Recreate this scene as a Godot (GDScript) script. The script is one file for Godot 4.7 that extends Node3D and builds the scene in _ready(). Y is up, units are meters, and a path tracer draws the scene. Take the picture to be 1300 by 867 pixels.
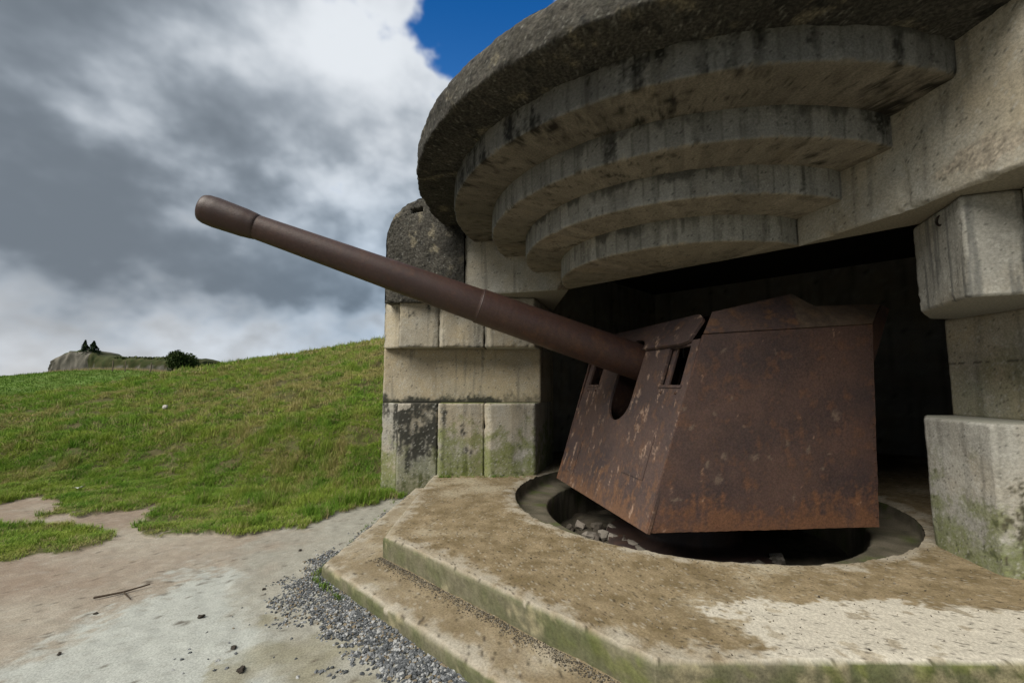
extends Node3D

# plan coordinates are (x, d): d metres away from the photographer, d = -z
var noise := FastNoiseLite.new()
var ridged := FastNoiseLite.new()
var rng := RandomNumberGenerator.new()
var taken := {}
var mat_concrete: StandardMaterial3D
var mat_rough: StandardMaterial3D
var mat_apron: StandardMaterial3D
var mat_rust: StandardMaterial3D
var mat_barrel: StandardMaterial3D
var mat_ground: StandardMaterial3D
var mat_stone: StandardMaterial3D
var mat_leaf: StandardMaterial3D
var mat_iron: StandardMaterial3D
var scuffs := [Vector2(2.046, 1.473), Vector2(1.876, 1.339), Vector2(1.652, 1.206), Vector2(2.565, 1.058), Vector2(2.769, 0.987), Vector2(2.987, 0.948), Vector2(1.958, 0.937), Vector2(2.24, 0.934), Vector2(2.385, 0.926), Vector2(1.887, 0.733), Vector2(2.903, 0.818), Vector2(2.598, 0.56), Vector2(3.061, 1.308), Vector2(2.502, 1.903), Vector2(1.987, 1.916), Vector2(1.587, 1.37), Vector2(1.784, 0.866), Vector2(1.481, 0.567), Vector2(2.16, 1.202)]
var EYE := Vector3(0, 1.6, 0)
var PIT := Vector2(2.1, 5.5)
var OUT := Vector2(-0.70711, -0.70711)
var LAT := Vector2(0.70711, -0.70711)


func _ready() -> void:
	noise.noise_type = FastNoiseLite.TYPE_SIMPLEX_SMOOTH
	noise.frequency = 1.0
	noise.fractal_octaves = 3
	noise.seed = 7
	ridged.noise_type = FastNoiseLite.TYPE_CELLULAR
	ridged.frequency = 1.0
	ridged.seed = 3
	rng.seed = 11
	make_view()
	make_materials()
	make_ground()
	make_casemate()
	make_platform()
	make_gun()
	make_far_things()
	make_small_things()
	make_gravel()
	make_grass()


# ---------------------------------------------------------------- camera, sky, sun, exposure
func make_view() -> void:
	var cam := Camera3D.new()
	cam.name = "camera"
	cam.fov = 74.02
	cam.near = 0.05
	cam.far = 3000.0
	cam.position = EYE
	cam.rotation_degrees = Vector3(5.41, 0, 0)
	add_child(cam)
	cam.current = true
	var env := Environment.new()
	env.background_mode = Environment.BG_SKY
	var sky := Sky.new()
	var pan := PanoramaSkyMaterial.new()
	pan.panorama = ImageTexture.create_from_image(sky_image())
	sky.sky_material = pan
	env.sky = sky
	env.background_energy_multiplier = 0.335
	env.tonemap_mode = Environment.TONE_MAPPER_LINEAR
	env.tonemap_exposure = 3.35
	env.sdfgi_enabled = true
	env.ssao_enabled = true
	env.ssil_enabled = true
	var we := WorldEnvironment.new()
	we.name = "world_environment"
	we.environment = env
	add_child(we)
	var sun := DirectionalLight3D.new()
	sun.name = "sun"
	sun.light_energy = 0.5
	sun.light_color = Color(1.0, 0.97, 0.92)
	sun.light_angular_distance = 45.0
	sun.shadow_enabled = true
	add_child(sun)
	sun.look_at_from_position(Vector3(-4.6, 7.2, 4.4), Vector3.ZERO)


func sky_image() -> Image:
	var w := 2048
	var h := 1024
	var n := FastNoiseLite.new()
	n.noise_type = FastNoiseLite.TYPE_SIMPLEX_SMOOTH
	n.frequency = 1.0
	n.fractal_octaves = 5
	n.seed = 21
	var wide := FastNoiseLite.new()
	wide.noise_type = FastNoiseLite.TYPE_SIMPLEX_SMOOTH
	wide.frequency = 1.0
	wide.fractal_octaves = 2
	wide.seed = 5
	var data := PackedFloat32Array()
	data.resize(w * h * 3)
	var low := Color(0.30, 0.33, 0.35)
	for y in h:
		var el := PI * (0.5 - (y + 0.5) / h)
		var ed := rad_to_deg(el)
		for x in w:
			var at := (y * w + x) * 3
			if ed < -3.0:
				data[at] = 0.16
				data[at + 1] = 0.17
				data[at + 2] = 0.14
				continue
			var az := wrapf(TAU * (x + 0.5) / w, -PI, PI)
			var ad := rad_to_deg(az)
			var v := Vector3(sin(az) * cos(el), sin(el), -cos(az) * cos(el))
			# heaped cloud, flatter towards the horizon
			var q := Vector3(v.x, v.y * 1.45, v.z)
			var big := wide.get_noise_3d(q.x * 1.7, q.y * 1.7, q.z * 1.7)
			var mid := n.get_noise_3d(q.x * 3.4, q.y * 3.4, q.z * 3.4)
			var fine := n.get_noise_3d(q.x * 9.5, q.y * 9.5, q.z * 9.5 + 4.0)
			var gap := exp(-(pow((ad + 2.5) / 9.5, 2) + pow((ed - 43.0) / 10.5, 2)))
			var thin := exp(-(pow((ad + 21.0) / 11.0, 2) + pow((ed - 37.0) / 8.0, 2)))
			var wisp := exp(-(pow((ad + 24.0) / 7.0, 2) + pow((ed - 41.0) / 4.0, 2)))
			var heavy := exp(-(pow((ad + 46.0) / 20.0, 2) + pow((ed - 17.0) / 8.5, 2)))
			var cover := 1.0 + 0.45 * big + 0.28 * mid + 0.26 * fine - 1.65 * gap - 0.30 * wisp + 0.5 * gap * fine
			var alpha := smoothstep(0.20, 0.46, cover)
			var thick := 0.74 + 0.26 * big + 0.30 * mid + 0.22 * fine + 0.24 * heavy - 0.62 * thin - 0.5 * gap
			thick *= smoothstep(0.2, 0.95, cover) * 0.75 + 0.25
			var t := smoothstep(-0.05, 1.05, thick)
			var lum := lerpf(0.74, 0.185, pow(t, 0.75))
			# the air under the far cloud edge is pale
			var hz := smoothstep(13.0, 4.0, ed + 8.0 * mid + 4.0 * fine)
			lum = lerpf(lum, 0.60 + 0.3 * fine, hz * 0.8)
			var blue := clampf(0.12 + 0.25 * t + 0.2 * smoothstep(-45.0, -10.0, ad) * smoothstep(30.0, 12.0, ed) - 0.2 * hz, 0.05, 0.6)
			var c := Color(lum * (1.0 - 0.48 * blue), lum * (1.0 - 0.08 * blue), lum * (1.0 + 0.38 * blue))
			var deep := Color(0.006, 0.085, 0.30).lerp(Color(0.05, 0.19, 0.5), smoothstep(46.0, 22.0, ed))
			c = deep.lerp(c, alpha)
			if ed < 0.0:
				c = c.lerp(low, smoothstep(0.0, -3.0, ed))
			data[at] = c.r
			data[at + 1] = c.g
			data[at + 2] = c.b
	return Image.create_from_data(w, h, false, Image.FORMAT_RGBF, data.to_byte_array())


# ---------------------------------------------------------------- materials
func grain(seed_value: int, freq: float, lo: float, hi: float, speck := 0.0, size := 512) -> ImageTexture:
	var f := FastNoiseLite.new()
	f.noise_type = FastNoiseLite.TYPE_SIMPLEX
	f.seed = seed_value
	f.frequency = freq
	f.fractal_octaves = 4
	var a := f.get_seamless_image(size, size)
	var d := a.get_data()
	var out := PackedByteArray()
	out.resize(size * size * 3)
	var r := RandomNumberGenerator.new()
	r.seed = seed_value
	for i in size * size:
		var g := lerpf(lo, hi, clampf(0.5 + (d[i] / 255.0 - 0.5) * 1.15, 0.0, 1.0)) + (r.randf() - 0.5) * speck
		var b := int(clampf(g, 0.0, 1.0) * 255.0)
		out[i * 3] = b
		out[i * 3 + 1] = b
		out[i * 3 + 2] = b
	return ImageTexture.create_from_image(Image.create_from_data(size, size, false, Image.FORMAT_RGB8, out))


func surface(rough: float, tex: Texture2D, scale_: float, relief: float, bump: Texture2D) -> StandardMaterial3D:
	var m := StandardMaterial3D.new()
	m.vertex_color_use_as_albedo = true
	m.roughness = rough
	m.metallic_specular = 0.35
	m.uv1_triplanar = true
	m.uv1_world_triplanar = true
	m.uv1_scale = Vector3.ONE * scale_
	if tex:
		m.albedo_texture = tex
	if bump and relief > 0.0:
		m.heightmap_enabled = true
		m.heightmap_texture = bump
		m.heightmap_scale = relief
	return m


func make_materials() -> void:
	var g1 := grain(1, 0.07, 0.80, 1.0, 0.22)
	var g2 := grain(2, 0.045, 0.55, 1.0, 0.2)
	var g3 := grain(3, 0.06, 0.78, 1.0, 0.2)
	var g4 := grain(9, 0.09, 0.8, 1.0, 0.25)
	mat_concrete = surface(0.9, g1, 1.0, 0.12, g1)
	mat_rough = surface(0.95, g2, 1.1, 0.9, g2)
	mat_apron = surface(0.85, g1, 1.2, 0.12, g1)
	mat_rust = surface(0.55, g3, 1.1, 0.1, g3)
	mat_rust.metallic_specular = 0.5
	mat_barrel = surface(0.5, g3, 1.4, 0.3, g3)
	mat_barrel.metallic_specular = 0.5
	mat_ground = surface(0.85, g4, 1.1, 0.1, g4)
	mat_stone = surface(0.85, g1, 3.0, 0.0, null)
	mat_leaf = StandardMaterial3D.new()
	mat_leaf.vertex_color_use_as_albedo = true
	mat_leaf.roughness = 0.7
	mat_leaf.metallic_specular = 0.25
	mat_leaf.cull_mode = BaseMaterial3D.CULL_DISABLED
	mat_leaf.backlight_enabled = true
	mat_leaf.backlight = Color(0.25, 0.3, 0.12)
	mat_iron = surface(0.5, g3, 2.0, 0.0, null)


# ---------------------------------------------------------------- mesh builder
class MB:
	var v := PackedVector3Array()
	var n := PackedVector3Array()
	var c := PackedColorArray()
	var idx := PackedInt32Array()

	# rows of points; colour(p, normal) gives the base colour; hint points outwards at the middle of the grid
	func grid(rows: Array, colour: Callable, hint: Vector3, wrap := false) -> void:
		var nr := rows.size()
		var nc: int = rows[0].size()
		var b := v.size()
		var s := 1.0
		var mi := nr / 2
		var mj := nc / 2
		if mi == 0:
			mi = 1
		if mj == 0:
			mj = 1
		var r0: PackedVector3Array = rows[mi - 1]
		var r1: PackedVector3Array = rows[mi]
		if (r1[mj] - r1[mj - 1]).cross(r1[mj] - r0[mj]).dot(hint) < 0.0:
			s = -1.0
		for i in nr:
			var row: PackedVector3Array = rows[i]
			var up: PackedVector3Array = rows[maxi(i - 1, 0)]
			var dn: PackedVector3Array = rows[mini(i + 1, nr - 1)]
			for j in nc:
				var jl := j - 1
				var jr := j + 1
				if wrap:
					if jl < 0:
						jl = nc - 2
					if jr >= nc:
						jr = 1
				else:
					jl = maxi(jl, 0)
					jr = mini(jr, nc - 1)
				var nn := ((row[jr] - row[jl]).cross(dn[j] - up[j])) * s
				nn = nn.normalized() if nn.length_squared() > 1e-16 else hint.normalized()
				v.append(row[j])
				n.append(nn)
				c.append(colour.call(row[j], nn))
		for i in nr - 1:
			for j in nc - 1:
				var a := b + i * nc + j
				if s > 0.0:
					idx.append_array(PackedInt32Array([a, a + nc + 1, a + 1, a, a + nc, a + nc + 1]))
				else:
					idx.append_array(PackedInt32Array([a, a + 1, a + nc + 1, a, a + nc + 1, a + nc]))

	func tri(p: Vector3, q: Vector3, r: Vector3, hint: Vector3, col: Color) -> void:
		var nn := (q - p).cross(r - p)
		var b := v.size()
		var flip := nn.dot(hint) > 0.0
		if not flip:
			nn = -nn
		nn = nn.normalized()
		v.append_array(PackedVector3Array([p, q, r]))
		n.append_array(PackedVector3Array([nn, nn, nn]))
		c.append_array(PackedColorArray([col, col, col]))
		idx.append_array(PackedInt32Array([b, b + 2, b + 1] if flip else [b, b + 1, b + 2]))

	func quad(p: Vector3, q: Vector3, r: Vector3, t: Vector3, hint: Vector3, col: Color) -> void:
		tri(p, q, r, hint, col)
		tri(p, r, t, hint, col)

	func mesh() -> ArrayMesh:
		var a := []
		a.resize(Mesh.ARRAY_MAX)
		a[Mesh.ARRAY_VERTEX] = v
		a[Mesh.ARRAY_NORMAL] = n
		a[Mesh.ARRAY_COLOR] = c
		a[Mesh.ARRAY_INDEX] = idx
		var m := ArrayMesh.new()
		m.add_surface_from_arrays(Mesh.PRIMITIVE_TRIANGLES, a)
		return m


func P(x: float, y: float, d: float) -> Vector3:
	return Vector3(x, y, -d)


func nz(p: Vector3, s: float, off := 0.0) -> float:
	return noise.get_noise_3d(p.x * s + off, p.y * s - off, p.z * s + off * 0.7)


func numbered(called: String) -> String:
	if not taken.has(called):
		taken[called] = 0
		return called
	taken[called] += 1
	return "%s_%03d" % [called, taken[called]]


func thing(called: String, label: String, category: String, at := Vector3.ZERO, group := "") -> Node3D:
	var o := Node3D.new()
	o.name = numbered(called)
	add_child(o)
	o.position = at
	tag(o, label, category, group)
	return o


func tag(o: Node, label: String, category: String, group := "", kind := "") -> void:
	if label:
		o.set_meta("label", label)
	if category:
		o.set_meta("category", category)
	if group:
		o.set_meta("group", group)
	if kind:
		o.set_meta("kind", kind)


func put(called: String, mesh: Mesh, m: Material, parent: Node = null, origin := Vector3.ZERO) -> MeshInstance3D:
	var o := MeshInstance3D.new()
	o.mesh = mesh
	o.material_override = m
	if parent == null:
		o.name = numbered(called)
		add_child(o)
		o.position = origin
	else:
		o.name = called
		parent.add_child(o, true)
		# world-space vertices: undo the parents' offset
		var off := Vector3.ZERO
		var q: Node = parent
		while q is Node3D and q != self:
			off += (q as Node3D).position
			q = q.get_parent()
		o.position = origin - off
	return o


# a concrete solid over a plan outline, with worn bevelled edges
func prism(called: String, parent: Node, m: Material, poly: Array, y0: float, y1: float, pitch: float, colour: Callable, o := {}) -> MeshInstance3D:
	var bev: float = o.get("bevel", 0.014)
	var amp: float = o.get("amp", 0.004)
	var chip: float = o.get("chip", 0.03)
	var fine: bool = o.get("fine", true)
	var area := 0.0
	var n := poly.size()
	for i in n:
		var a: Vector2 = poly[i]
		var b: Vector2 = poly[(i + 1) % n]
		area += a.x * b.y - b.x * a.y
	var pts := poly.duplicate()
	if area < 0.0:
		pts.reverse()
	# how far from each corner the bevel has to start
	var room := PackedFloat32Array()
	for i in n:
		var into: Vector2 = (pts[(i + n - 1) % n] - pts[i]).normalized()
		var away: Vector2 = (pts[(i + 1) % n] - pts[i]).normalized()
		room.append(1.0 / maxf(tan(acos(clampf(into.dot(away), -1.0, 1.0)) * 0.5), 0.12))
	# outline samples with outward directions
	var ring := PackedVector2Array()
	var outward := PackedVector2Array()
	var corner := PackedFloat32Array()
	for i in n:
		var a: Vector2 = pts[i]
		var b: Vector2 = pts[(i + 1) % n]
		var e := (b - a).normalized()
		var nn := Vector2(e.y, -e.x)
		var l := a.distance_to(b)
		var b0 := minf(bev * 1.25 * maxf(room[i], 0.8), l * 0.4)
		var b1 := minf(bev * 1.25 * maxf(room[(i + 1) % n], 0.8), l * 0.4)
		var mid := (a + b) * 0.5
		var seen: bool = fine and nn.dot(-mid) > 0.0
		var steps := maxi(int(l / (pitch if seen else 0.7)), 2)
		for k in steps + 1:
			var t := lerpf(b0, l - b1, float(k) / steps)
			ring.append(a + e * t)
			outward.append(nn)
			corner.append(minf(t / maxf(room[i], 0.8), (l - t) / maxf(room[(i + 1) % n], 0.8)))
	ring.append(ring[0])
	outward.append(outward[0])
	corner.append(corner[0])
	var ys := [y0 - 0.0, y0 + bev]
	var vs := maxi(int((y1 - y0 - 2 * bev) / (pitch if fine else 0.7)), 1)
	for k in range(1, vs):
		ys.append(lerpf(y0 + bev, y1 - bev, float(k) / vs))
	ys.append(y1 - bev)
	ys.append(y1)
	var rows := []
	for i in ys.size():
		var y: float = ys[i]
		var row := PackedVector3Array()
		var edge := i == 0 or i == ys.size() - 1
		for j in ring.size():
			var p := P(ring[j].x, y, ring[j].y)
			var q := Vector3(outward[j].x, 0, -outward[j].y)
			var near := minf(minf(y - y0, y1 - y), corner[j])
			var push := amp * (nz(p, 3.0) + 0.6 * nz(p, 16.0, 4.0))
			# broken edges
			var worn := maxf(0.0, nz(p, 2.6, 8.0) + 0.5 * nz(p, 11.0, 2.0) - 0.12)
			push -= chip * worn * clampf(1.0 - near / 0.05, 0.0, 1.0)
			if edge:
				push = -maxf(bev, minf(bev - push, corner[j] * 0.9))
			row.append(p + q * push)
		rows.append(row)
	var mb := MB.new()
	mb.grid(rows, colour, Vector3(outward[ring.size() / 2].x, 0, -outward[ring.size() / 2].y), true)
	for top in [false, true]:
		var src: PackedVector3Array = rows[rows.size() - 1] if top else rows[0]
		var flat := PackedVector2Array()
		for j in src.size() - 1:
			flat.append(Vector2(src[j].x, src[j].z))
		var up := Vector3.UP if top else Vector3.DOWN
		var tr := Geometry2D.triangulate_polygon(flat)
		if tr.is_empty():
			flat = PackedVector2Array()
			for a in pts:
				flat.append(Vector2(a.x, -a.y))
			tr = Geometry2D.triangulate_polygon(flat)
			src = PackedVector3Array()
			for a in flat:
				src.append(Vector3(a.x, y1 if top else y0, a.y))
		var cc: Color = colour.call(P(pts[0].x, (y0 + y1) * 0.5, pts[0].y), up)
		for k in range(0, tr.size(), 3):
			mb.tri(src[tr[k]], src[tr[k + 1]], src[tr[k + 2]], up, cc)
	return put(called, mb.mesh(), m, parent)


# ---------------------------------------------------------------- colours of matter (linear base colours)
func mixc(a: Color, b: Color, t: float) -> Color:
	return a.lerp(b, clampf(t, 0.0, 1.0))


# board-marked concrete with rain streaks, black mould and moss growing from its foot
func concrete(p: Vector3, n: Vector3, mould: float, moss: float, foot: float, warm := 0.5, lime := 0.3) -> Color:
	var big := nz(p, 0.9)
	var mid := nz(p, 4.0, 3.0)
	var fine := nz(p, 22.0, 1.0)
	var c := mixc(Color(0.36, 0.355, 0.32), Color(0.42, 0.36, 0.25), warm + 0.6 * nz(p, 1.4, 5.0))
	c = c * (1.0 + 0.16 * big + 0.12 * mid + 0.12 * fine)
	# streaks run down the face
	var st := noise.get_noise_3d(p.x * 7.0 + 3.0, p.y * 0.5, p.z * 7.0)
	c = mixc(c, Color(0.13, 0.125, 0.105), smoothstep(0.12, 0.5, st) * 0.5)
	c = mixc(c, Color(0.46, 0.46, 0.42), smoothstep(0.15, 0.5, nz(p, 2.4, 12.0) + 0.3 * fine) * lime)
	var m := big * 0.7 + mid * 0.5 + fine * 0.35 + st * 0.5
	c = mixc(c, Color(0.05, 0.05, 0.042), smoothstep(0.25, 0.8, m + mould * 1.6 - 0.55))
	var up := (p.y - foot) / 0.72 + 0.9 * mid + 0.5 * fine + 0.4 * big
	if moss > 0.0:
		c = mixc(c, Color(0.15, 0.185, 0.035), smoothstep(0.95, 0.3, up) * moss * (0.85 + 0.5 * fine))
		c = mixc(c, Color(0.05, 0.06, 0.02), smoothstep(0.3, 0.6, nz(p, 9.0, 30.0)) * smoothstep(0.9, 0.3, up) * moss)
	# pale crumbs and dark blow holes
	var s := nz(p, 60.0, 2.0)
	if s > 0.42:
		c = mixc(c, Color(0.5, 0.5, 0.46), 0.5)
	elif s < -0.53:
		c = mixc(c, Color(0.06, 0.06, 0.05), 0.7)
	return c


# weathered rough-cast concrete, grey black with lichen
func roughcast(p: Vector3, n: Vector3) -> Color:
	var big := nz(p, 1.1, 2.0)
	var mid := nz(p, 5.0, 6.0)
	var fine := nz(p, 26.0, 9.0)
	var c := mixc(Color(0.055, 0.053, 0.045), Color(0.125, 0.118, 0.10), 0.4 + 0.6 * big + 0.5 * mid + 0.5 * fine)
	c = mixc(c, Color(0.03, 0.03, 0.027), smoothstep(0.1, 0.6, mid + 0.6 * fine))
	if nz(p, 34.0, 20.0) > 0.46:
		c = mixc(c, Color(0.30, 0.30, 0.27), 0.5)
	c = mixc(c, Color(0.28, 0.25, 0.18), smoothstep(0.32, 0.6, nz(p, 3.0, 15.0) + 0.3 * fine) * 0.7)
	return c


func board(p: Vector3, lo: float, hi: float, wide: float, along: float, seed_value: float) -> float:
	var k := floorf(along / wide)
	var r := absf(sin(k * 127.1 + seed_value * 31.7) * 43758.5453)
	return lerpf(lo, hi, r - floorf(r))


# ---------------------------------------------------------------- the casemate
func make_casemate() -> void:
	var c := thing("gun_casemate", "concrete gun casemate with stepped overhanging canopy and stepped embrasure cheeks", "bunker", P(PIT.x, 0, PIT.y))
	var pale := func(p: Vector3, n: Vector3) -> Color: return concrete(p, n, 0.12, 0.0, 0.0, 0.45)
	var plain := func(p: Vector3, n: Vector3) -> Color: return concrete(p, n, 0.2, 0.0, 0.0, 0.4)
	# embrasure cheek on the far side: lower and upper rows of stepped blocks with a recessed band between them
	var plans := [
		[Vector2(0.34, 6.65), Vector2(-0.32, 6.53), Vector2(-0.40, 6.62), Vector2(-0.40, 7.9), Vector2(0.72, 7.9)],
		[Vector2(-0.406, 6.62), Vector2(-1.02, 6.58), Vector2(-1.08, 6.66), Vector2(-1.08, 7.9), Vector2(-0.406, 7.9)],
		[Vector2(-1.086, 6.66), Vector2(-1.66, 6.60), Vector2(-1.66, 7.9), Vector2(-1.086, 7.9)],
		[Vector2(-1.666, 6.72), Vector2(-1.955, 6.87), Vector2(-1.92, 8.1), Vector2(-1.666, 8.1)]]
	var moulds := [0.1, 0.55, 0.8, 0.6]
	var mosses := [0.8, 0.8, 0.4, 0.8]
	var upper_moulds := [0.14, 0.42, 0.36, 0.3]
	for k in 4:
		var mo: float = moulds[k]
		var ms: float = mosses[k]
		var foot := 0.3 if k < 2 else 0.05
		var part := prism("cheek_block", c, mat_concrete, plans[k], -0.4, 1.325, 0.017,
			func(p: Vector3, n: Vector3) -> Color:
				var tone := 1.0 + 0.14 * board(p, -1.0, 1.0, 0.15, p.x, 1.0)
				var q := concrete(p, n, mo, ms, foot, 0.35) * tone
				if k == 2:
					# the broken corner shows fresh pale concrete
					var e := Vector2((p.x + 1.66) / 0.26, (1.325 - p.y) / 0.2)
					if e.x + e.y + 0.5 * nz(p, 6.0) < 0.75:
						q = Color(0.42, 0.39, 0.33) * (1.0 + 0.3 * nz(p, 25.0))
				return q, {"chip": 0.05})
		if mo > 0.4:
			tag(part, "dark mould-stained lower block with moss at its foot", "")
		var um: float = upper_moulds[k]
		prism("cheek_block", c, mat_concrete, plans[k], 2.14, 2.88, 0.017,
			func(p: Vector3, n: Vector3) -> Color:
				return concrete(p, n, um, 0.0, 0.0, 0.55) * (1.0 + 0.12 * board(p, -1.0, 1.0, 0.16, p.x, 4.0)), {"chip": 0.05})
	prism("cheek_band", c, mat_concrete, [Vector2(0.437, 6.95), Vector2(-1.975, 6.93), Vector2(-1.7, 8.1), Vector2(0.71, 7.8)], 1.318, 2.148, 0.018,
		func(p: Vector3, n: Vector3) -> Color:
			var q := concrete(p, n, 0.0, 0.0, 0.0, 0.95, 0.2) * (1.0 + 0.08 * board(p, -1.0, 1.0, 0.19, p.y, 9.0))
			# mould creeping up from the ledge
			var up := (p.y - 1.325) / 0.14 + 1.1 * nz(p, 2.2, 3.0) + 0.7 * nz(p, 14.0)
			q = mixc(q, Color(0.055, 0.058, 0.045), smoothstep(1.0, 0.3, up) * smoothstep(0.5, -0.4, p.x + 0.6 * nz(p, 2.0)))
			return q)
	# right cheek
	var rp := [
		[Vector2(3.446, 3.83), Vector2(3.345, 3.2), Vector2(3.53, 3.12), Vector2(4.4, 3.0), Vector2(4.9, 4.1), Vector2(3.72, 4.12)],
		[Vector2(3.536, 3.11), Vector2(3.46, 2.5), Vector2(3.66, 2.42), Vector2(4.3, 2.45), Vector2(4.4, 2.99)],
		[Vector2(3.666, 2.41), Vector2(3.52, 1.75), Vector2(3.62, 1.62), Vector2(4.3, 2.44)]]
	var ru := [
		[Vector2(3.30, 3.62), Vector2(3.055, 2.98), Vector2(3.33, 2.87), Vector2(4.4, 3.0), Vector2(4.9, 4.1), Vector2(3.72, 4.0)],
		[Vector2(3.336, 2.86), Vector2(3.19, 2.2), Vector2(3.45, 2.1), Vector2(4.3, 2.45), Vector2(4.4, 2.99)],
		[Vector2(3.456, 2.09), Vector2(3.40, 1.62), Vector2(3.6, 1.6), Vector2(4.3, 2.44)]]
	for k in 3:
		var sz := 0.012 if k == 0 else 0.03
		prism("cheek_block", c, mat_concrete, rp[k], -0.4, 1.325, sz,
			func(p: Vector3, n: Vector3) -> Color:
				var q := concrete(p, n, 0.02, 0.7, 0.2, 0.12, 0.5)
				# the outer face carries a dark crust with an edge of its own
				var b := (3.19 + p.z) * 6.0 + 0.9 * nz(p, 6.0, 2.0) + 0.8 * nz(p, 24.0) - maxf(p.y - 0.95, 0.0) * 7.0
				return mixc(q, Color(0.07, 0.066, 0.04) * (1.0 + 0.8 * nz(p, 40.0)), smoothstep(0.1, 0.6, b) * 0.9), {"chip": 0.035, "bevel": 0.012})
		prism("cheek_block", c, mat_concrete, ru[k], 2.18, 2.88, sz,
			func(p: Vector3, n: Vector3) -> Color:
				var q := concrete(p, n, 0.0, 0.0, 0.0, 0.1, 0.55)
				var st := noise.get_noise_3d(p.x * 13.0, p.y * 0.7, p.z * 13.0)
				return mixc(q, Color(0.12, 0.125, 0.12), smoothstep(0.05, 0.4, st) * 0.7), {"chip": 0.035, "bevel": 0.012})
	prism("cheek_band", c, mat_concrete, [Vector2(3.97, 4.12), Vector2(3.84, 2.35), Vector2(4.3, 2.35), Vector2(4.9, 4.3), Vector2(4.45, 4.4)], 1.318, 2.188, 0.016,
		func(p: Vector3, n: Vector3) -> Color:
			var q := concrete(p, n, 0.05, 0.25, 1.3, 0.6) * (1.0 + 0.10 * board(p, -1.0, 1.0, 0.27, p.y, 2.0))
			if absf(p.y - 1.79 - 0.006 * nz(p, 8.0)) < 0.006 and nz(p, 12.0) > -0.1:
				q = q * 0.35
			return q)
	# lintel wings above the cheeks
	prism("lintel", c, mat_concrete, [Vector2(0.785, 6.055), Vector2(-0.15, 6.325), Vector2(-0.69, 6.41), Vector2(-0.69, 7.9), Vector2(0.74, 7.9)], 2.885, 4.2, 0.018,
		func(p: Vector3, n: Vector3) -> Color:
			var q := concrete(p, n, 0.05, 0.0, 0.0, 0.3, 0.35) * (1.0 + 0.07 * board(p, -1.0, 1.0, 0.14, p.y, 6.0))
			var e := (p.x - 0.5) * 4.0 + (3.08 - p.y) * 5.0 + 0.7 * nz(p, 8.0)
			return mixc(q, Color(0.16, 0.13, 0.09) * (1.0 + 0.8 * nz(p, 30.0)), smoothstep(0.9, 1.4, e)), {"chip": 0.09})
	prism("lintel", c, mat_concrete, [Vector2(2.655, 4.185), Vector2(2.925, 3.25), Vector2(3.10, 1.80), Vector2(3.455, 1.455), Vector2(4.42, 2.42)], 2.885, 4.2, 0.016,
		func(p: Vector3, n: Vector3) -> Color:
			var q := concrete(p, n, 0.08, 0.0, 0.0, 0.35, 0.25) * (1.0 + 0.07 * board(p, -1.0, 1.0, 0.16, p.y, 7.0))
			# a scabbed patch of broken surface
			var e := Vector2((-p.z - 2.75) / 0.35, (p.y - 3.06) / 0.11).length() + 0.6 * nz(p, 9.0)
			return mixc(q, Color(0.33, 0.29, 0.23) * (1.0 + 1.2 * nz(p, 28.0)), smoothstep(0.9, 0.5, e) * 0.8), {"chip": 0.06})
	rounded_corner(c)
	# hanging rings of the canopy
	var radii := [1.48, 1.93, 2.345, 2.80, 3.225]
	var names := ["canopy_ring", "canopy_ring", "canopy_ring", "canopy_ring", "canopy_rim"]
	for k in 5:
		ring(c, names[k], k, radii[k], 2.90 + 0.25 * k, 1.30 if k > 0 else 0.0)
	# dark gun room behind the embrasure
	var inside := func(p: Vector3, n: Vector3) -> Color:
		return concrete(p, n, 0.1, 0.0, 0.0, 0.1, 0.1) * (1.0 + 0.12 * board(p, -1.0, 1.0, 0.2, p.y, 3.0))
	var rough := func(p: Vector3, n: Vector3) -> Color: return roughcast(p, n)
	prism("side_wall", c, mat_concrete, [Vector2(3.47, 1.44), Vector2(9.12, 7.09), Vector2(9.47, 6.74), Vector2(3.82, 1.09)], -0.4, 4.18, 0.07, inside)
	prism("side_wall", c, mat_concrete, [Vector2(-1.3, 7.55), Vector2(3.7, 12.55), Vector2(4.1, 12.15), Vector2(-0.9, 7.15)], -0.4, 4.18, 0.07, inside)
	prism("rear_wall", c, mat_concrete, [Vector2(3.75, 12.5), Vector2(9.4, 7.0), Vector2(9.1, 6.7), Vector2(3.4, 12.2)], -0.4, 4.17, 0.07, inside)
	prism("roof", c, mat_rough, [Vector2(-1.28, 7.66), Vector2(3.7, 12.7), Vector2(9.5, 7.0), Vector2(4.25, 2.55), Vector2(3.0, 4.2), Vector2(0.9, 6.3)], 3.96, 4.27, 0.1, rough, {"fine": false})
	# iron ring let into the right cheek
	var hook := MB.new()
	var rows := []
	var hc := P(3.165, 2.80, 3.23)
	for i in 25:
		var a := TAU * i / 24.0 * 0.86 + 0.5
		var row := PackedVector3Array()
		var dirv := Vector3(0.1, sin(a), cos(a)).normalized()
		for j in 9:
			var b := TAU * j / 8.0
			row.append(hc + dirv * (0.036 + 0.009 * cos(b)) + Vector3(-0.012 + 0.009 * sin(b), 0, 0))
		rows.append(row)
	hook.grid(rows, func(_p: Vector3, _n: Vector3) -> Color: return Color(0.03, 0.022, 0.018), Vector3(-1, 0, 0), true)
	put("iron_ring", hook.mesh(), mat_iron, c)


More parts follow.
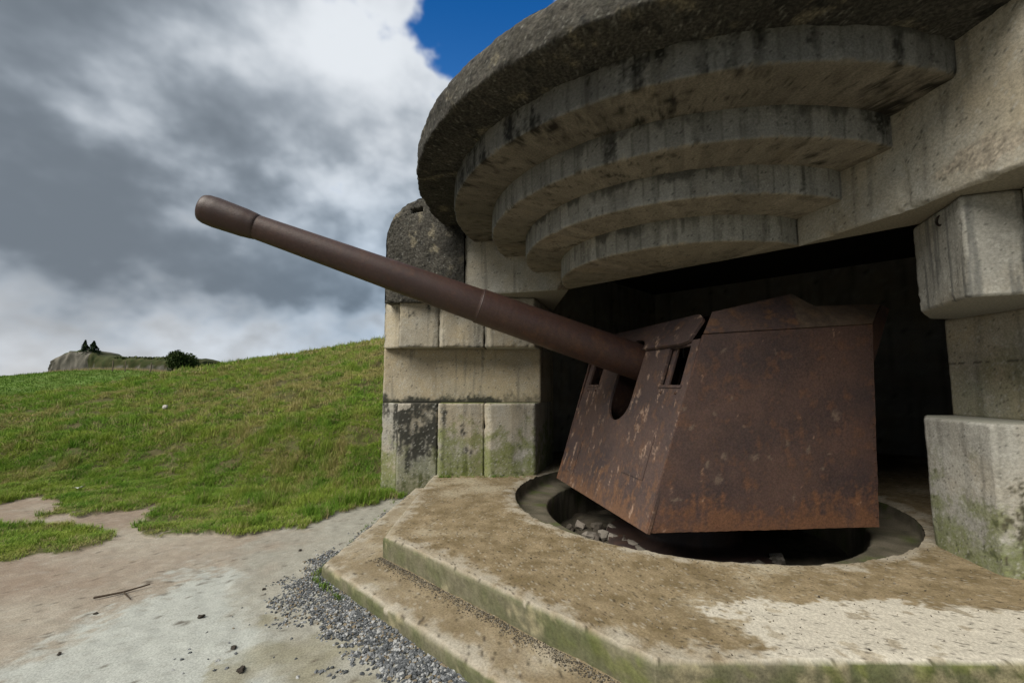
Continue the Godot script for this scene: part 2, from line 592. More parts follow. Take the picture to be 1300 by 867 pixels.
# the front corner of the roof: a rough block with a rounded shoulder
func rounded_corner(c: Node3D) -> void:
	var mb := MB.new()
	var a := Vector2(-0.692, 6.37)
	var b := Vector2(-1.885, 6.60)
	var e := (b - a).normalized()
	var face := Vector2(e.y, -e.x)
	if face.dot(-a) < 0.0:
		face = -face
	var l := a.distance_to(b)
	var rad := 0.62
	var top := 4.36
	var nu := 80
	var nv := 95
	var hint := Vector3(face.x, 0, -face.y)
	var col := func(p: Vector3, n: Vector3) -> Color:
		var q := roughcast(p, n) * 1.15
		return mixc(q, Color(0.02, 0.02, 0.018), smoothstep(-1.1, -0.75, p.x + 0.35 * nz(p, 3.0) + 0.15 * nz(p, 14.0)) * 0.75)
	var rows := []
	var crest := PackedFloat32Array()
	for j in nu + 1:
		var u := l * j / nu
		var yt := top
		if u > l - rad:
			var q := (u - (l - rad)) / rad
			yt = top - rad + rad * sqrt(maxf(0.0, 1.0 - q * q))
		crest.append(yt)
	for i in nv + 1:
		var row := PackedVector3Array()
		for j in nu + 1:
			var u := l * j / nu
			var y := lerpf(2.795, crest[j], float(i) / nv)
			var q := a + e * u
			var p := P(q.x, y, q.y)
			var push := 0.012 * nz(p, 3.5) + 0.012 * nz(p, 14.0, 3.0)
			# a hole broken out near the top
			if absf(u - 0.73 - 0.05 * nz(p, 20.0)) < 0.08 and absf(y - 4.17 - 0.02 * nz(p, 15.0) - 0.03 * (0.73 - u)) < 0.028:
				push -= 0.09
			var edge := minf(crest[j] - y, minf(y - 2.795, l - u))
			push -= 0.03 * clampf(1.0 - edge / 0.05, 0.0, 1.0) * (0.6 + nz(p, 9.0))
			row.append(p + hint * push)
		rows.append(row)
	mb.grid(rows, col, hint)
	# shoulder and top run back over the wall
	var over := []
	var first: PackedVector3Array = rows[nv]
	var ridge := PackedVector3Array()
	for j in nu + 1:
		ridge.append(first[j])
	for i in 31:
		ridge.append(Vector3(first[nu].x, lerpf(crest[nu], 2.795, i / 30.0), first[nu].z))
	for i in 16:
		var row := PackedVector3Array()
		for j in ridge.size():
			var p := ridge[j] - hint * (1.35 * i / 15.0)
			row.append(p + Vector3(-1, 1, 0) * 0.008 * nz(p, 8.0))
		over.append(row)
	mb.grid(over, col, Vector3(-0.5, 1, 0))
	var f0 := a
	var f1 := b
	mb.quad(P(f0.x, 2.797, f0.y), P(f1.x, 2.797, f1.y), P(f1.x - face.x * 1.35, 2.797, f1.y - face.y * 1.35), P(f0.x - face.x * 1.35, 2.797, f0.y - face.y * 1.35), Vector3.DOWN, Color(0.125, 0.118, 0.10))
	put("roof_shoulder", mb.mesh(), mat_rough, c)


func ring(c: Node3D, called: String, k: int, r: float, y: float, inner: float) -> void:
	var top := y + 0.27
	var chord := 0.50
	var lim := acos(minf(chord / r, 1.0)) if k == 0 else acos(minf(0.56 / r, 1.0))
	var step := 0.016 / r
	var na := int(2.0 * lim / step)
	var rim := k == 4
	if rim:
		top = 4.27
	var col: Callable
	if rim:
		col = func(p: Vector3, n: Vector3) -> Color: return roughcast(p, n)
	else:
		var damp: float = [0.16, 0.22, 0.34, 0.5][k]
		var grey: Color = [Color(0.86, 0.86, 0.86), Color(0.76, 0.76, 0.77), Color(0.64, 0.64, 0.65), Color(0.5, 0.5, 0.51)][k]
		col = func(p: Vector3, n: Vector3) -> Color:
			var q := concrete(p, n, damp, 0.0, 0.0, -0.1, 0.3) * grey
			var ph := atan2((Vector2(p.x, -p.z) - PIT).dot(LAT), (Vector2(p.x, -p.z) - PIT).dot(OUT))
			q = q * (1.0 + 0.15 * board(p, -1.0, 1.0, 0.13, ph * r, 2.0 + k))
			var joint := absf(fposmod(ph * r, 0.13) - 0.065)
			if n.y > -0.5 and joint > 0.056 and nz(p, 3.0, 44.0) > -0.05:
				q = mixc(q, Color(0.10, 0.10, 0.085), 0.55)
			if n.y < -0.6:
				# the underside keeps the brown of its old form boards
				q = q * Color(1.06, 0.97, 0.86)
			else:
				# runs of soot from the joint above
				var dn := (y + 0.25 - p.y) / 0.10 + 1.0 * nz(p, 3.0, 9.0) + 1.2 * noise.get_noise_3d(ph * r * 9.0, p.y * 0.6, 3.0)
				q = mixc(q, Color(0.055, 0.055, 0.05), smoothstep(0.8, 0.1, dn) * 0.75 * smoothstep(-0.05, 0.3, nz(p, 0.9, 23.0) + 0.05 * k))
			return q
	var prof := []
	var steps := int((top - y) / 0.016)
	var ins := 60 if rim else 30
	var bev := 0.012
	for i in ins:
		prof.append([-1.0 + float(i) / ins, y])
	prof.append([-0.001 - bev, y, 1])
	for i in steps + 1:
		prof.append([0.0, y + bev + (top - y - 2.0 * bev) * i / steps, 2])
	var rows := []
	for q in prof:
		var row := PackedVector3Array()
		for j in na + 1:
			var ph := lerpf(-lim, lim, float(j) / na)
			var rin: float = chord / cos(ph) if k == 0 else inner
			if k == 0:
				rin = minf(rin, r - 0.02)
			var rr := r
			var f: float = q[0]
			if q.size() == 2:
				rr = lerpf(rin, r - 0.02, 1.0 + f)
			else:
				rr = r + f
			var dirv := OUT * cos(ph) + LAT * sin(ph)
			var at := PIT + dirv * rr
			var yy: float = q[1]
			var p := P(at.x, yy, at.y)
			var push := 0.004 * nz(p, 2.5) + 0.003 * nz(p, 18.0)
			if rim:
				push += 0.020 * nz(p, 3.0) + 0.007 * nz(p, 14.0)
				if q.size() == 3 and yy > 4.1:
					push -= 0.09 * pow((yy - 4.1) / 0.17, 2.0)
			else:
				push += board(p, -0.003, 0.003, 0.13, ph * r, 2.0 + k)
			if q.size() == 3:
				# lower lip is chipped
				var worn := maxf(0.0, nz(p, 3.0, 4.0) + 0.6 * nz(p, 13.0) - 0.1)
				push -= 0.05 * worn * clampf(1.0 - (yy - y) / 0.045, 0.0, 1.0)
				p += Vector3(dirv.x, 0, -dirv.y) * push
			else:
				p.y += push
			row.append(p)
		rows.append(row)
	var mb := MB.new()
	mb.grid(rows, col, Vector3(OUT.x, -1.0, -OUT.y))
	# top, closing back towards the wall
	var last: PackedVector3Array = rows[rows.size() - 1]
	var cap := []
	for i in 5:
		var row := PackedVector3Array()
		for j in range(0, na + 1, 4):
			var ph := lerpf(-lim, lim, float(j) / na)
			var rin: float = minf(chord / cos(ph), r - 0.02) if k == 0 else (0.3 if rim else inner)
			var dirv := OUT * cos(ph) + LAT * sin(ph)
			var to := PIT + dirv * rin
			var p := last[j].lerp(P(to.x, top + (0.08 if rim else 0.0), to.y), i / 4.0)
			row.append(p)
		cap.append(row)
	mb.grid(cap, col, Vector3.UP)
	# back of the ring
	var back := []
	for i in 2:
		var row := PackedVector3Array()
		for j in range(0, na + 1, 4):
			var ph := lerpf(-lim, lim, float(j) / na)
			var rin: float = minf(chord / cos(ph), r - 0.02) if k == 0 else inner
			var to := PIT + (OUT * cos(ph) + LAT * sin(ph)) * rin
			row.append(P(to.x, y if i == 0 else top, to.y))
		back.append(row)
	mb.grid(back, col, -Vector3(OUT.x, 0, -OUT.y))
	put(called, mb.mesh(), mat_rough if rim else mat_concrete, c)


# ---------------------------------------------------------------- platform with the gun pit
func outline_reach(poly: Array, ang: float) -> float:
	var dirv := Vector2(cos(ang), sin(ang))
	var best := 1e9
	for i in poly.size():
		var a: Vector2 = poly[i]
		var b: Vector2 = poly[(i + 1) % poly.size()]
		var e := b - a
		var den := dirv.cross(e)
		if absf(den) < 1e-9:
			continue
		var t := (a - PIT).cross(e) / den
		var s := (a - PIT).cross(dirv) / den
		if t > 0.0 and s >= -1e-6 and s <= 1.000001:
			best = minf(best, t)
	return best


func angles(poly: Array, step: float) -> PackedFloat32Array:
	var list := []
	for q in poly:
		var a: float = (q - PIT).angle()
		list.append(a - 0.004)
		list.append(a)
		list.append(a + 0.004)
	var n := int(TAU / step)
	for i in n:
		list.append(-PI + TAU * (i + 0.5) / n)
	list.sort()
	list.append(list[0] + TAU)
	return PackedFloat32Array(list)


func make_platform() -> void:
	var t := thing("gun_platform", "low two-step concrete platform with a round gun pit before the casemate", "platform", P(PIT.x, 0, PIT.y))
	var upper := [Vector2(-1.115, 4.055), Vector2(-1.15, 7.3), Vector2(3.75, 12.3), Vector2(9.1, 6.9), Vector2(4.2, 2.265), Vector2(0.675, 2.265)]
	var lower := [Vector2(-1.565, 3.885), Vector2(-1.36, 7.2), Vector2(0.9, 8.7), Vector2(5.2, 8.7), Vector2(5.2, 3.0), Vector2(4.7, 1.80), Vector2(0.52, 1.80)]
	var soil := func(p: Vector3, n: Vector3) -> Color:
		var big := nz(p, 1.0, 1.0)
		var mid := nz(p, 4.5, 2.0)
		var fine := nz(p, 20.0, 3.0)
		var tiny := nz(p, 70.0, 3.0)
		var bare := mixc(Color(0.42, 0.39, 0.32), Color(0.34, 0.29, 0.21), 0.5 + mid)
		var c: Color
		if n.y > 0.6:
			# brown soil film, worn off along edges and in a pale patch of newer screed
			var mud := mixc(Color(0.295, 0.235, 0.145), Color(0.17, 0.13, 0.07), 0.45 + 0.9 * mid + 0.4 * fine)
			mud = mixc(mud, Color(0.38, 0.33, 0.235), smoothstep(0.1, 0.6, big + 0.4 * fine))
			var q := Vector2(p.x, -p.z)
			var e := minf(absf(q.distance_to(PIT) - 2.06) / 0.16, 9.0)
			var a := outline_reach(upper, (q - PIT).angle()) - q.distance_to(PIT)
			if p.y < 0.2:
				a = outline_reach(lower, (q - PIT).angle()) - q.distance_to(PIT)
			e = minf(e, absf(a) / 0.15)
			var w := smoothstep(1.0, 0.25, e + 1.0 * mid + 0.5 * fine + 0.6 * big) * 0.85
			if p.y < 0.2:
				w = clampf(w + smoothstep(0.1, 0.5, big + 0.5 * mid) * 0.55 + 0.12, 0.0, 1.0)
			c = mixc(mud, bare, w)
			var s := minf(minf((q.x - 1.13) / 0.16, (2.93 - q.y) / 0.12 - maxf(q.x - 2.1, 0.0) * 1.3), 3.0) + 1.3 * nz(p, 3.5, 6.0) + 0.7 * fine
			if p.y > 0.2:
				c = mixc(c, Color(0.56, 0.53, 0.45) * (1.0 + 0.12 * mid), smoothstep(0.3, 0.7, s) * (0.95 if mid < 0.38 else 0.4))
			# litter and grit
			if tiny > 0.46:
				c = mixc(c, Color(0.035, 0.028, 0.02), 0.75)
			elif tiny < -0.47:
				c = mixc(c, Color(0.46, 0.43, 0.36), 0.6)
		else:
			c = mixc(Color(0.17, 0.16, 0.105), Color(0.115, 0.125, 0.06), 0.5 + big + mid)
			c = mixc(c, Color(0.30, 0.27, 0.17), smoothstep(0.2, 0.5, nz(p, 3.0, 14.0) + 0.3 * fine) * 0.8)
			c = mixc(c, Color(0.13, 0.155, 0.03), smoothstep(0.0, 0.4, nz(p, 5.0, 17.0)) * smoothstep(2.9, 2.3, -p.z) * 0.55)
			c = c * (1.0 + 0.35 * fine)
		return c
	slab("upper_step", t, upper, 0.30, -0.02, true, soil)
	slab("lower_step", t, lower, 0.125, -0.25, false, soil)
	# round pit: rim wall, ledge, shaft
	var pit := MB.new()
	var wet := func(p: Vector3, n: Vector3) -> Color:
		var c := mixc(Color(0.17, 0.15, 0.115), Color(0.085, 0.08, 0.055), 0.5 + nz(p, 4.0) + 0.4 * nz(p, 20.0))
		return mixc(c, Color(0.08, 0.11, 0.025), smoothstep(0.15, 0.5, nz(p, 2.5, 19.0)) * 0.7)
	var prof := [[2.06, 0.285], [2.055, 0.24], [2.05, 0.19], [2.04, 0.155], [1.98, 0.142], [1.88, 0.14], [1.78, 0.138], [1.70, 0.135], [1.672, 0.12], [1.665, 0.0], [1.66, -0.2], [1.66, -0.5]]
	var rows := []
	for q in prof:
		var row := PackedVector3Array()
		for i in 361:
			var a := TAU * i / 360.0
			var r: float = q[0]
			var p := P(PIT.x + cos(a) * r, q[1], PIT.y + sin(a) * r)
			var s := 0.012 * nz(p, 5.0) + 0.007 * nz(p, 20.0)
			row.append(p + Vector3(cos(a) * s, s * 0.5, -sin(a) * s))
		rows.append(row)
	pit.grid(rows, wet, Vector3(1, 0.6, 0), true)
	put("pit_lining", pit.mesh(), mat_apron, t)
	var floor_mb := MB.new()
	rows = []
	for i in 30:
		var row := PackedVector3Array()
		for j in 121:
			var a := TAU * j / 120.0
			var r := 1.68 * i / 29.0
			var p := P(PIT.x + cos(a) * r, -0.26, PIT.y + sin(a) * r)
			p.y += 0.06 * nz(p, 2.0) + 0.03 * nz(p, 9.0)
			row.append(p)
		rows.append(row)
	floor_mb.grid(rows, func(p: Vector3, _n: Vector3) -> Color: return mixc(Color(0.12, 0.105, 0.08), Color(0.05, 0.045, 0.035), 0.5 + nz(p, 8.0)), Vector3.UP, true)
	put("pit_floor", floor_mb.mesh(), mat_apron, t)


func slab(called: String, t: Node3D, poly: Array, top: float, bottom: float, round_hole: bool, col: Callable) -> void:
	var list := angles(poly, 0.0062)
	var reach := PackedFloat32Array()
	for a in list:
		reach.append(outline_reach(poly, a))
	var rows := []
	var nr := 100 if round_hole else 42
	for i in nr + 1:
		var row := PackedVector3Array()
		for j in list.size():
			var a := list[j]
			var r0 := 2.062 if round_hole else maxf(2.3, reach[j] - 0.9)
			var rr := lerpf(r0, reach[j] - 0.022, float(i) / nr)
			var p := P(PIT.x + cos(a) * rr, top, PIT.y + sin(a) * rr)
			var y := 0.009 * nz(p, 1.5) + 0.004 * nz(p, 9.0) + 0.003 * nz(p, 32.0)
			if round_hole and i < 5:
				y -= 0.020 * pow(1.0 - i / 5.0, 2.0) * (0.8 + nz(p, 6.0))
			# worn lip
			var near := reach[j] - rr
			y -= 0.035 * maxf(0.0, nz(p, 3.0, 5.0) + 0.5 * nz(p, 12.0)) * clampf(1.0 - near / 0.07, 0.0, 1.0)
			row.append(p + Vector3(0, y, 0))
		rows.append(row)
	var n := 14
	for i in n + 1:
		var row := PackedVector3Array()
		for j in list.size():
			var a := list[j]
			var y := lerpf(top - 0.022, bottom, float(i) / n)
			var p := P(PIT.x + cos(a) * reach[j], y, PIT.y + sin(a) * reach[j])
			var s := 0.008 * nz(p, 3.0) + 0.005 * nz(p, 18.0) - 0.03 * maxf(0.0, nz(p, 3.0, 5.0) + 0.4 * nz(p, 14.0)) * clampf(1.0 - (top - y) / 0.07, 0.0, 1.0)
			row.append(p + Vector3(cos(a) * s, 0, -sin(a) * s))
		rows.append(row)
	var mb := MB.new()
	mb.grid(rows, col, Vector3.UP, true)
	put(called, mb.mesh(), mat_apron, t)


# ---------------------------------------------------------------- the gun
func rust(p: Vector3, streak: float, low: float, scars: float) -> Color:
	var big := nz(p, 1.3, 4.0)
	var mid := nz(p, 5.0, 5.0)
	var fine := nz(p, 24.0, 6.0)
	var st := noise.get_noise_3d(p.x * 14.0, p.y * 1.1, p.z * 14.0)
	var c := mixc(Color(0.088, 0.058, 0.050), Color(0.052, 0.039, 0.040), 0.5 + big + 0.5 * mid)
	c = mixc(c, Color(0.13, 0.072, 0.045), smoothstep(0.0, 0.6, mid + 0.5 * st * streak + 0.3 * fine) * 0.6)
	# bright scale near the foot, where wet has stood
	var f := low + 0.5 * mid + 0.35 * st + 0.3 * fine + 0.3 * big
	c = mixc(c, Color(0.15, 0.080, 0.046), smoothstep(0.25, 0.95, f) * 0.85)
	c = c * (1.0 + 0.22 * fine)
	var w := 0.9 * noise.get_noise_3d(p.x * 7.0, p.y * 2.6, p.z * 7.0 + 40.0) + 0.5 * nz(p, 30.0, 8.0) + 0.35 * st
	c = mixc(c, Color(0.34, 0.24, 0.18), smoothstep(0.55, 0.8, w + scars) * 0.7)
	return c


func make_gun() -> void:
	var g := thing("coastal_gun", "rusted coastal artillery gun with long raised barrel and slab-sided armour shield", "gun", P(PIT.x, 0, PIT.y))
	var b0 := P(1.193, 0.28, 4.177)
	var ex := Vector3(-0.2279, 0, -0.97368)
	var ey := Vector3(0.32374, 0.94311, -0.07577).normalized()
	var ez := ex.cross(ey)
	if ez.dot(EYE - b0) < 0.0 and ez.x > 0.0:
		ez = -ez
	if ez.x > 0.0:
		ez = -ez
	var width := 2.448
	var face := func(p: Vector3, _n: Vector3) -> Color:
		var low := 0.85 - (p.y - 0.28) / 0.62
		var e := (p - b0).dot(ex)
		return rust(p, 1.0, maxf(low, -0.2), 0.22 if e < 0.95 or e > 1.7 else 0.1) * 1.25
	var front := MB.new()
	var hole_lo := func(x: float) -> float:
		return 0.955 + 0.27 - sqrt(maxf(0.0, 0.0729 - pow(x - 1.24, 2)))
	var flat0 := func(_x: float) -> float: return 0.0
	var flat_top := func(_x: float) -> float: return 1.86
	var w_lo := func(_x: float) -> float: return 1.39
	var w_hi := func(_x: float) -> float: return 1.80
	for q in [[-0.02, 0.10, flat0, flat_top], [0.10, 0.46, flat0, w_lo], [0.10, 0.46, w_hi, flat_top], [0.46, 0.97, flat0, flat_top], [0.97, 1.51, flat0, hole_lo],
			[1.51, 2.00, flat0, flat_top], [2.00, 2.35, flat0, w_lo], [2.00, 2.35, w_hi, flat_top], [2.35, 2.468, flat0, flat_top]]:
		plate(front, b0, ex, ey, ez, q[0], q[1], q[2], q[3], 0.03, face)
	var fp := put("front_plate", front.mesh(), mat_rust, g)
	# narrow frames round the sighting ports, a bar in the near one, bolts below
	for s in [0.0, 1.9]:
		var fr := MB.new()
		var h0 := func(_x: float) -> float: return 1.362
		var h1 := func(_x: float) -> float: return 1.39
		plate(fr, b0 + ez * 0.012, ex, ey, ez, 0.07 + s, 0.47 + s, h0, h1, 0.03, face)
		put("port_sill", fr.mesh(), mat_rust, fp)
		for k in 2:
			put("bolt", dome(b0 + ex * (0.14 + s + 0.26 * k) + ey * 1.31 + ez * 0.004, ez, 0.017), mat_iron, fp)
	var bar := MB.new()
	var v0 := func(_x: float) -> float: return 1.38
	var v1 := func(_x: float) -> float: return 1.83
	plate(bar, b0 - ez * 0.05, ex, ey, ez, 0.39, 0.56, v0, v1, 0.02, face)
	put("port_shutter", bar.mesh(), mat_rust, fp)
	for q in [[0.28, 0.72, 0.42, 0.86], [1.95, 2.38, 0.16, 0.62]]:
		var pm := MB.new()
		var pl := func(_x: float) -> float: return q[2]
		var ph := func(_x: float) -> float: return q[3]
		plate(pm, b0 + ez * 0.009, ex, ey, ez, q[0], q[1], pl, ph, 0.012, face)
		put("welded_patch", pm.mesh(), mat_rust, fp)
	# visor plate bent back over the barrel
	var visor := MB.new()
	var ey2 := (ey * 0.9 - ez * 0.32).normalized()
	var vz := ex.cross(ey2)
	if vz.dot(ez) < 0.0:
		vz = -vz
	var vb := b0 + ey * 1.815 + ez * 0.05
	var arch := func(x: float) -> float: return maxf(0.0, 0.17 * sqrt(maxf(0.0, 1.0 - pow((x - 1.235) / 0.27, 2))))
	var vt := func(x: float) -> float: return 0.40 - 0.10 * pow(clampf((0.30 - x) / 0.2, 0.0, 1.0), 2.0) - 0.10 * pow(clampf((x - 2.18) / 0.2, 0.0, 1.0), 2.0)
	var vl := func(x: float) -> float: return 0.03 * pow(clampf((0.25 - x) / 0.15, 0.0, 1.0), 2.0)
	plate(visor, vb, ex, ey2, vz, 0.10, 0.965, vl, vt, 0.03, face)
	plate(visor, vb, ex, ey2, vz, 0.965, 1.505, arch, vt, 0.03, face)
	plate(visor, vb, ex, ey2, vz, 1.505, 2.36, vl, vt, 0.03, face)
	put("visor_plate", visor.mesh(), mat_rust, g)
	# side plates
	var axis := Vector3(0.9737, 0, -0.2279)
	var mid := b0 + ex * (width * 0.5)
	for s in [0, 1]:
		var mirror := func(p: Vector3) -> Vector3:
			if s == 0:
				return p
			var q := p - mid
			var l := q.dot(ex)
			return p - ex * (2.0 * l)
		var c00 := b0
		var c10 := P(3.421, 0.28, 4.356)
		var c01 := P(1.80, 2.064, 4.226)
		var c11 := P(3.505, 2.179, 4.363)
		var side := func(p: Vector3, _n: Vector3) -> Color:
			var low := 0.95 - (p.y - 0.28) / 0.5
			var q := rust(p, 0.6, maxf(low, -0.2), -0.1) * Color(1.25, 1.12, 1.05)
			# knocked spots of bare pale metal
			for i in scuffs.size():
				var dv: Vector2 = (Vector2(p.x, p.y) - scuffs[i]).rotated(float(i) * 1.3) * Vector2(1.0, 1.0 + float(i % 3) * 0.8)
				var e := dv.length() / (0.02 + 0.024 * float((i * 7) % 5) / 4.0) + 0.5 * nz(p, 9.0, 70.0)
				if e < 2.0:
					q = mixc(q, Color(0.20, 0.145, 0.11), smoothstep(1.2, 0.5, e + 1.1 * nz(p, 26.0)) * 0.7)
			return q
		sheet("side_plate", g, [c00, c10, c01, c11], 0.028, 0.014, mirror, side, true)
		# bevel between side and roof
		var d01 := P(1.985, 2.315, 4.44)
		var d11 := P(3.79, 2.422, 4.60)
		var edge := [d01, P(2.06, 2.33, 4.44), P(2.88, 2.53, 4.60), P(3.06, 2.385, 4.52), d11]
		var bevel := func(p: Vector3, _n: Vector3) -> Color:
			var q := rust(p, 0.3, 0.35, -0.2) * 1.2
			if p.x > 2.75 + 0.25 * (p.y - 2.1):
				q = mixc(q, Color(0.16, 0.12, 0.08) * (1.0 + 0.6 * nz(p, 9.0)), 0.6)
			return q
		var low_at := [0.0, 0.06, 0.52, 0.64, 1.0]
		for k in 4:
			var l0: Vector3 = c01.lerp(c11, low_at[k]) + Vector3(0, 0.012, 0)
			var l1: Vector3 = c01.lerp(c11, low_at[k + 1]) + Vector3(0, 0.012, 0)
			sheet("bevel_plate", g, [l0, l1, edge[k], edge[k + 1]], 0.02, 0.014, mirror, bevel, false)
		var flap := [c11 + Vector3(0.012, -0.42, -0.06), c11 + Vector3(0.38, 0.19, -0.24), c11 + Vector3(0.012, 0.0, -0.03), d11 + Vector3(0.02, -0.01, 0.0)]
		sheet("rear_flange", g, flap, 0.02, 0.03, mirror, side, false)
		if s == 0:
			for k in 15:
				var at := c10.lerp(c11, 0.05 + 0.9 * k / 14.0) + Vector3(-0.025, 0, 0.004)
				put("rivet", dome(at, Vector3(0.08, 0, 1.0), 0.009), mat_iron, g.get_node("side_plate"))
	# roof with a raised crest
	var roof := MB.new()
	var prof := [[2.0, 2.315, 0.0], [2.2, 2.335, 0.0], [2.62, 2.35, 0.0], [2.98, 2.36, 0.0], [3.2, 2.38, 0.0], [3.72, 2.40, 0.0]]
	var rows := []
	for i in 26:
		var f := i / 25.0 * (prof.size() - 1)
		var k := mini(int(f), prof.size() - 2)
		var q0: Array = prof[k]
		var q1: Array = prof[k + 1]
		var x := lerpf(q0[0], q1[0], f - k)
		var y := lerpf(q0[1], q1[1], f - k)
		var near := P(x, y - 0.02, 4.50 + (x - 2.0) * 0.08)
		var l := (near - mid).dot(ex)
		var far := near - ex * (2.0 * l)
		var row := PackedVector3Array()
		for j in 41:
			var t := j / 40.0
			var p := near.lerp(far, t)
			p.y += 0.10 * sin(PI * t) * smoothstep(2.1, 2.5, x) + 0.004 * nz(p, 6.0)
			row.append(p)
		rows.append(row)
	var rc := func(p: Vector3, _n: Vector3) -> Color: return rust(p, 0.2, 0.1, 0.0)
	roof.grid(rows, rc, Vector3.UP)
	put("roof_plate", roof.mesh(), mat_rust, g)
	# barrel
	var tip := P(-3.14, 3.378, 4.43)
	var root := P(1.43, 1.905, 5.49)
	var u := (tip - root).normalized()
	var length := root.distance_to(tip)
	var prof2 := [[-0.75, 0.225], [0.0, 0.219], [1.0, 0.209], [1.94, 0.199], [1.955, 0.190], [3.2, 0.158], [4.40, 0.127]]
	lathe("barrel", g, root, u, prof2, 0.02, func(p: Vector3, _n: Vector3) -> Color:
		var s := (p - root).dot(u)
		var q := rust(p, 0.2, lerpf(0.35, -0.25, smoothstep(1.2, 2.2, s)), -0.25)
		var ringy := noise.get_noise_3d(s * 30.0, p.y * 2.0, p.z * 2.0)
		q = q * (1.0 + 0.3 * ringy + 0.3 * nz(p, 30.0, 12.0))
		q = mixc(q, Color(0.12, 0.06, 0.035), smoothstep(0.25, 0.6, nz(p, 9.0, 61.0) + 0.4 * nz(p, 34.0)) * 0.5)
		return mixc(q, Color(0.072, 0.030, 0.022), 0.5) * (0.85 if s > 1.95 else 1.0))
	var muzzle := lathe("muzzle_swell", g, root, u, [[4.36, 0.1], [4.375, 0.131], [4.40, 0.134], [4.41, 0.137], [4.43, 0.138], [4.50, 0.146], [length - 0.14, 0.154], [length - 0.05, 0.148], [length - 0.01, 0.134], [length, 0.115], [length - 0.01, 0.076], [length - 0.3, 0.075], [length - 0.31, 0.001]], 0.02,
		func(p: Vector3, _n: Vector3) -> Color: return mixc(rust(p, 0.2, 0.12, -0.3) * 0.7, Color(0.042, 0.018, 0.014), 0.7))
	tag(muzzle, "dark thickened muzzle end of the barrel", "")
	lathe("barrel_joint", g, root, u, [[1.925, 0.19], [1.934, 0.2005], [1.943, 0.2005], [1.947, 0.19]], 0.02, func(_p: Vector3, _n: Vector3) -> Color: return Color(0.07, 0.045, 0.04))
	# cradle, breech and pedestal in the dark behind the shield
	lathe("cradle", g, root, u, [[-1.9, 0.001], [-1.9, 0.26], [-1.2, 0.30], [-0.76, 0.30], [-0.75, 0.22]], 0.08, rc)
	lathe("pedestal", g, P(2.1, -0.32, 5.6), Vector3.UP, [[0.0, 0.95], [0.12, 0.95], [0.14, 0.6], [0.9, 0.45], [1.0, 0.7], [1.1, 0.72], [1.12, 0.001]], 0.08, rc)
	for s in [-1, 1]:
		var base: Vector3 = P(2.1, 0.6, 5.6) + ex * (0.42 * float(s))
		var c0 := [base + Vector3(-0.55, 0, 0), base + Vector3(0.5, 0, 0), base + Vector3(-0.25, 1.15, 0), base + Vector3(0.2, 1.15, 0)]
		sheet("carriage_cheek", g, c0, 0.06, 0.08, func(p: Vector3) -> Vector3: return p, rc, true)


func dome(at: Vector3, dirv: Vector3, r: float) -> ArrayMesh:
	var z := dirv.normalized()
	var x := z.cross(Vector3.UP).normalized()
	var y := z.cross(x)
	var mb := MB.new()
	var rows := []
	for i in 4:
		var a := PI * 0.5 * i / 3.0
		var row := PackedVector3Array()
		for j in 9:
			var b := TAU * j / 8.0
			row.append(at + (x * cos(b) + y * sin(b)) * r * maxf(cos(a), 0.02) + z * r * 0.6 * sin(a))
		rows.append(row)
	mb.grid(rows, func(_p: Vector3, _n: Vector3) -> Color: return Color(0.09, 0.05, 0.035), rows[1][4] - at, true)
	return mb.mesh()


# flat plate piece between two curves over x, with thickness
func plate(mb: MB, o: Vector3, ex: Vector3, ey: Vector3, ez: Vector3, x0: float, x1: float, lo: Callable, hi: Callable, thick: float, col: Callable) -> void:
	var nx := maxi(int((x1 - x0) / 0.014), 2)
	var span: float = hi.call((x0 + x1) * 0.5) - lo.call((x0 + x1) * 0.5)
	var ny := maxi(int(maxf(span, 0.3) / 0.016), 2)
	if span < 0.12:
		ny = 4
	var fr := []
	var bk := []
	for i in ny + 1:
		var row := PackedVector3Array()
		var rb := PackedVector3Array()
		for j in nx + 1:
			var x := lerpf(x0, x1, float(j) / nx)
			var y := lerpf(lo.call(x), hi.call(x), float(i) / ny)
			var p := o + ex * x + ey * y
			p += ez * (0.004 * nz(p, 2.2))
			row.append(p)
			rb.append(p - ez * thick)
		fr.append(row)
		bk.append(rb)
	mb.grid(fr, col, ez)
	mb.grid(bk, col, -ez)
	mb.grid([fr[0], bk[0]], col, -ey)
	mb.grid([fr[ny], bk[ny]], col, ey)
	for side in [0, nx]:
		var a := PackedVector3Array()
		var b := PackedVector3Array()
		for i in ny + 1:
			a.append(fr[i][side])
			b.append(bk[i][side])
		mb.grid([a, b], col, -ex if side == 0 else ex)


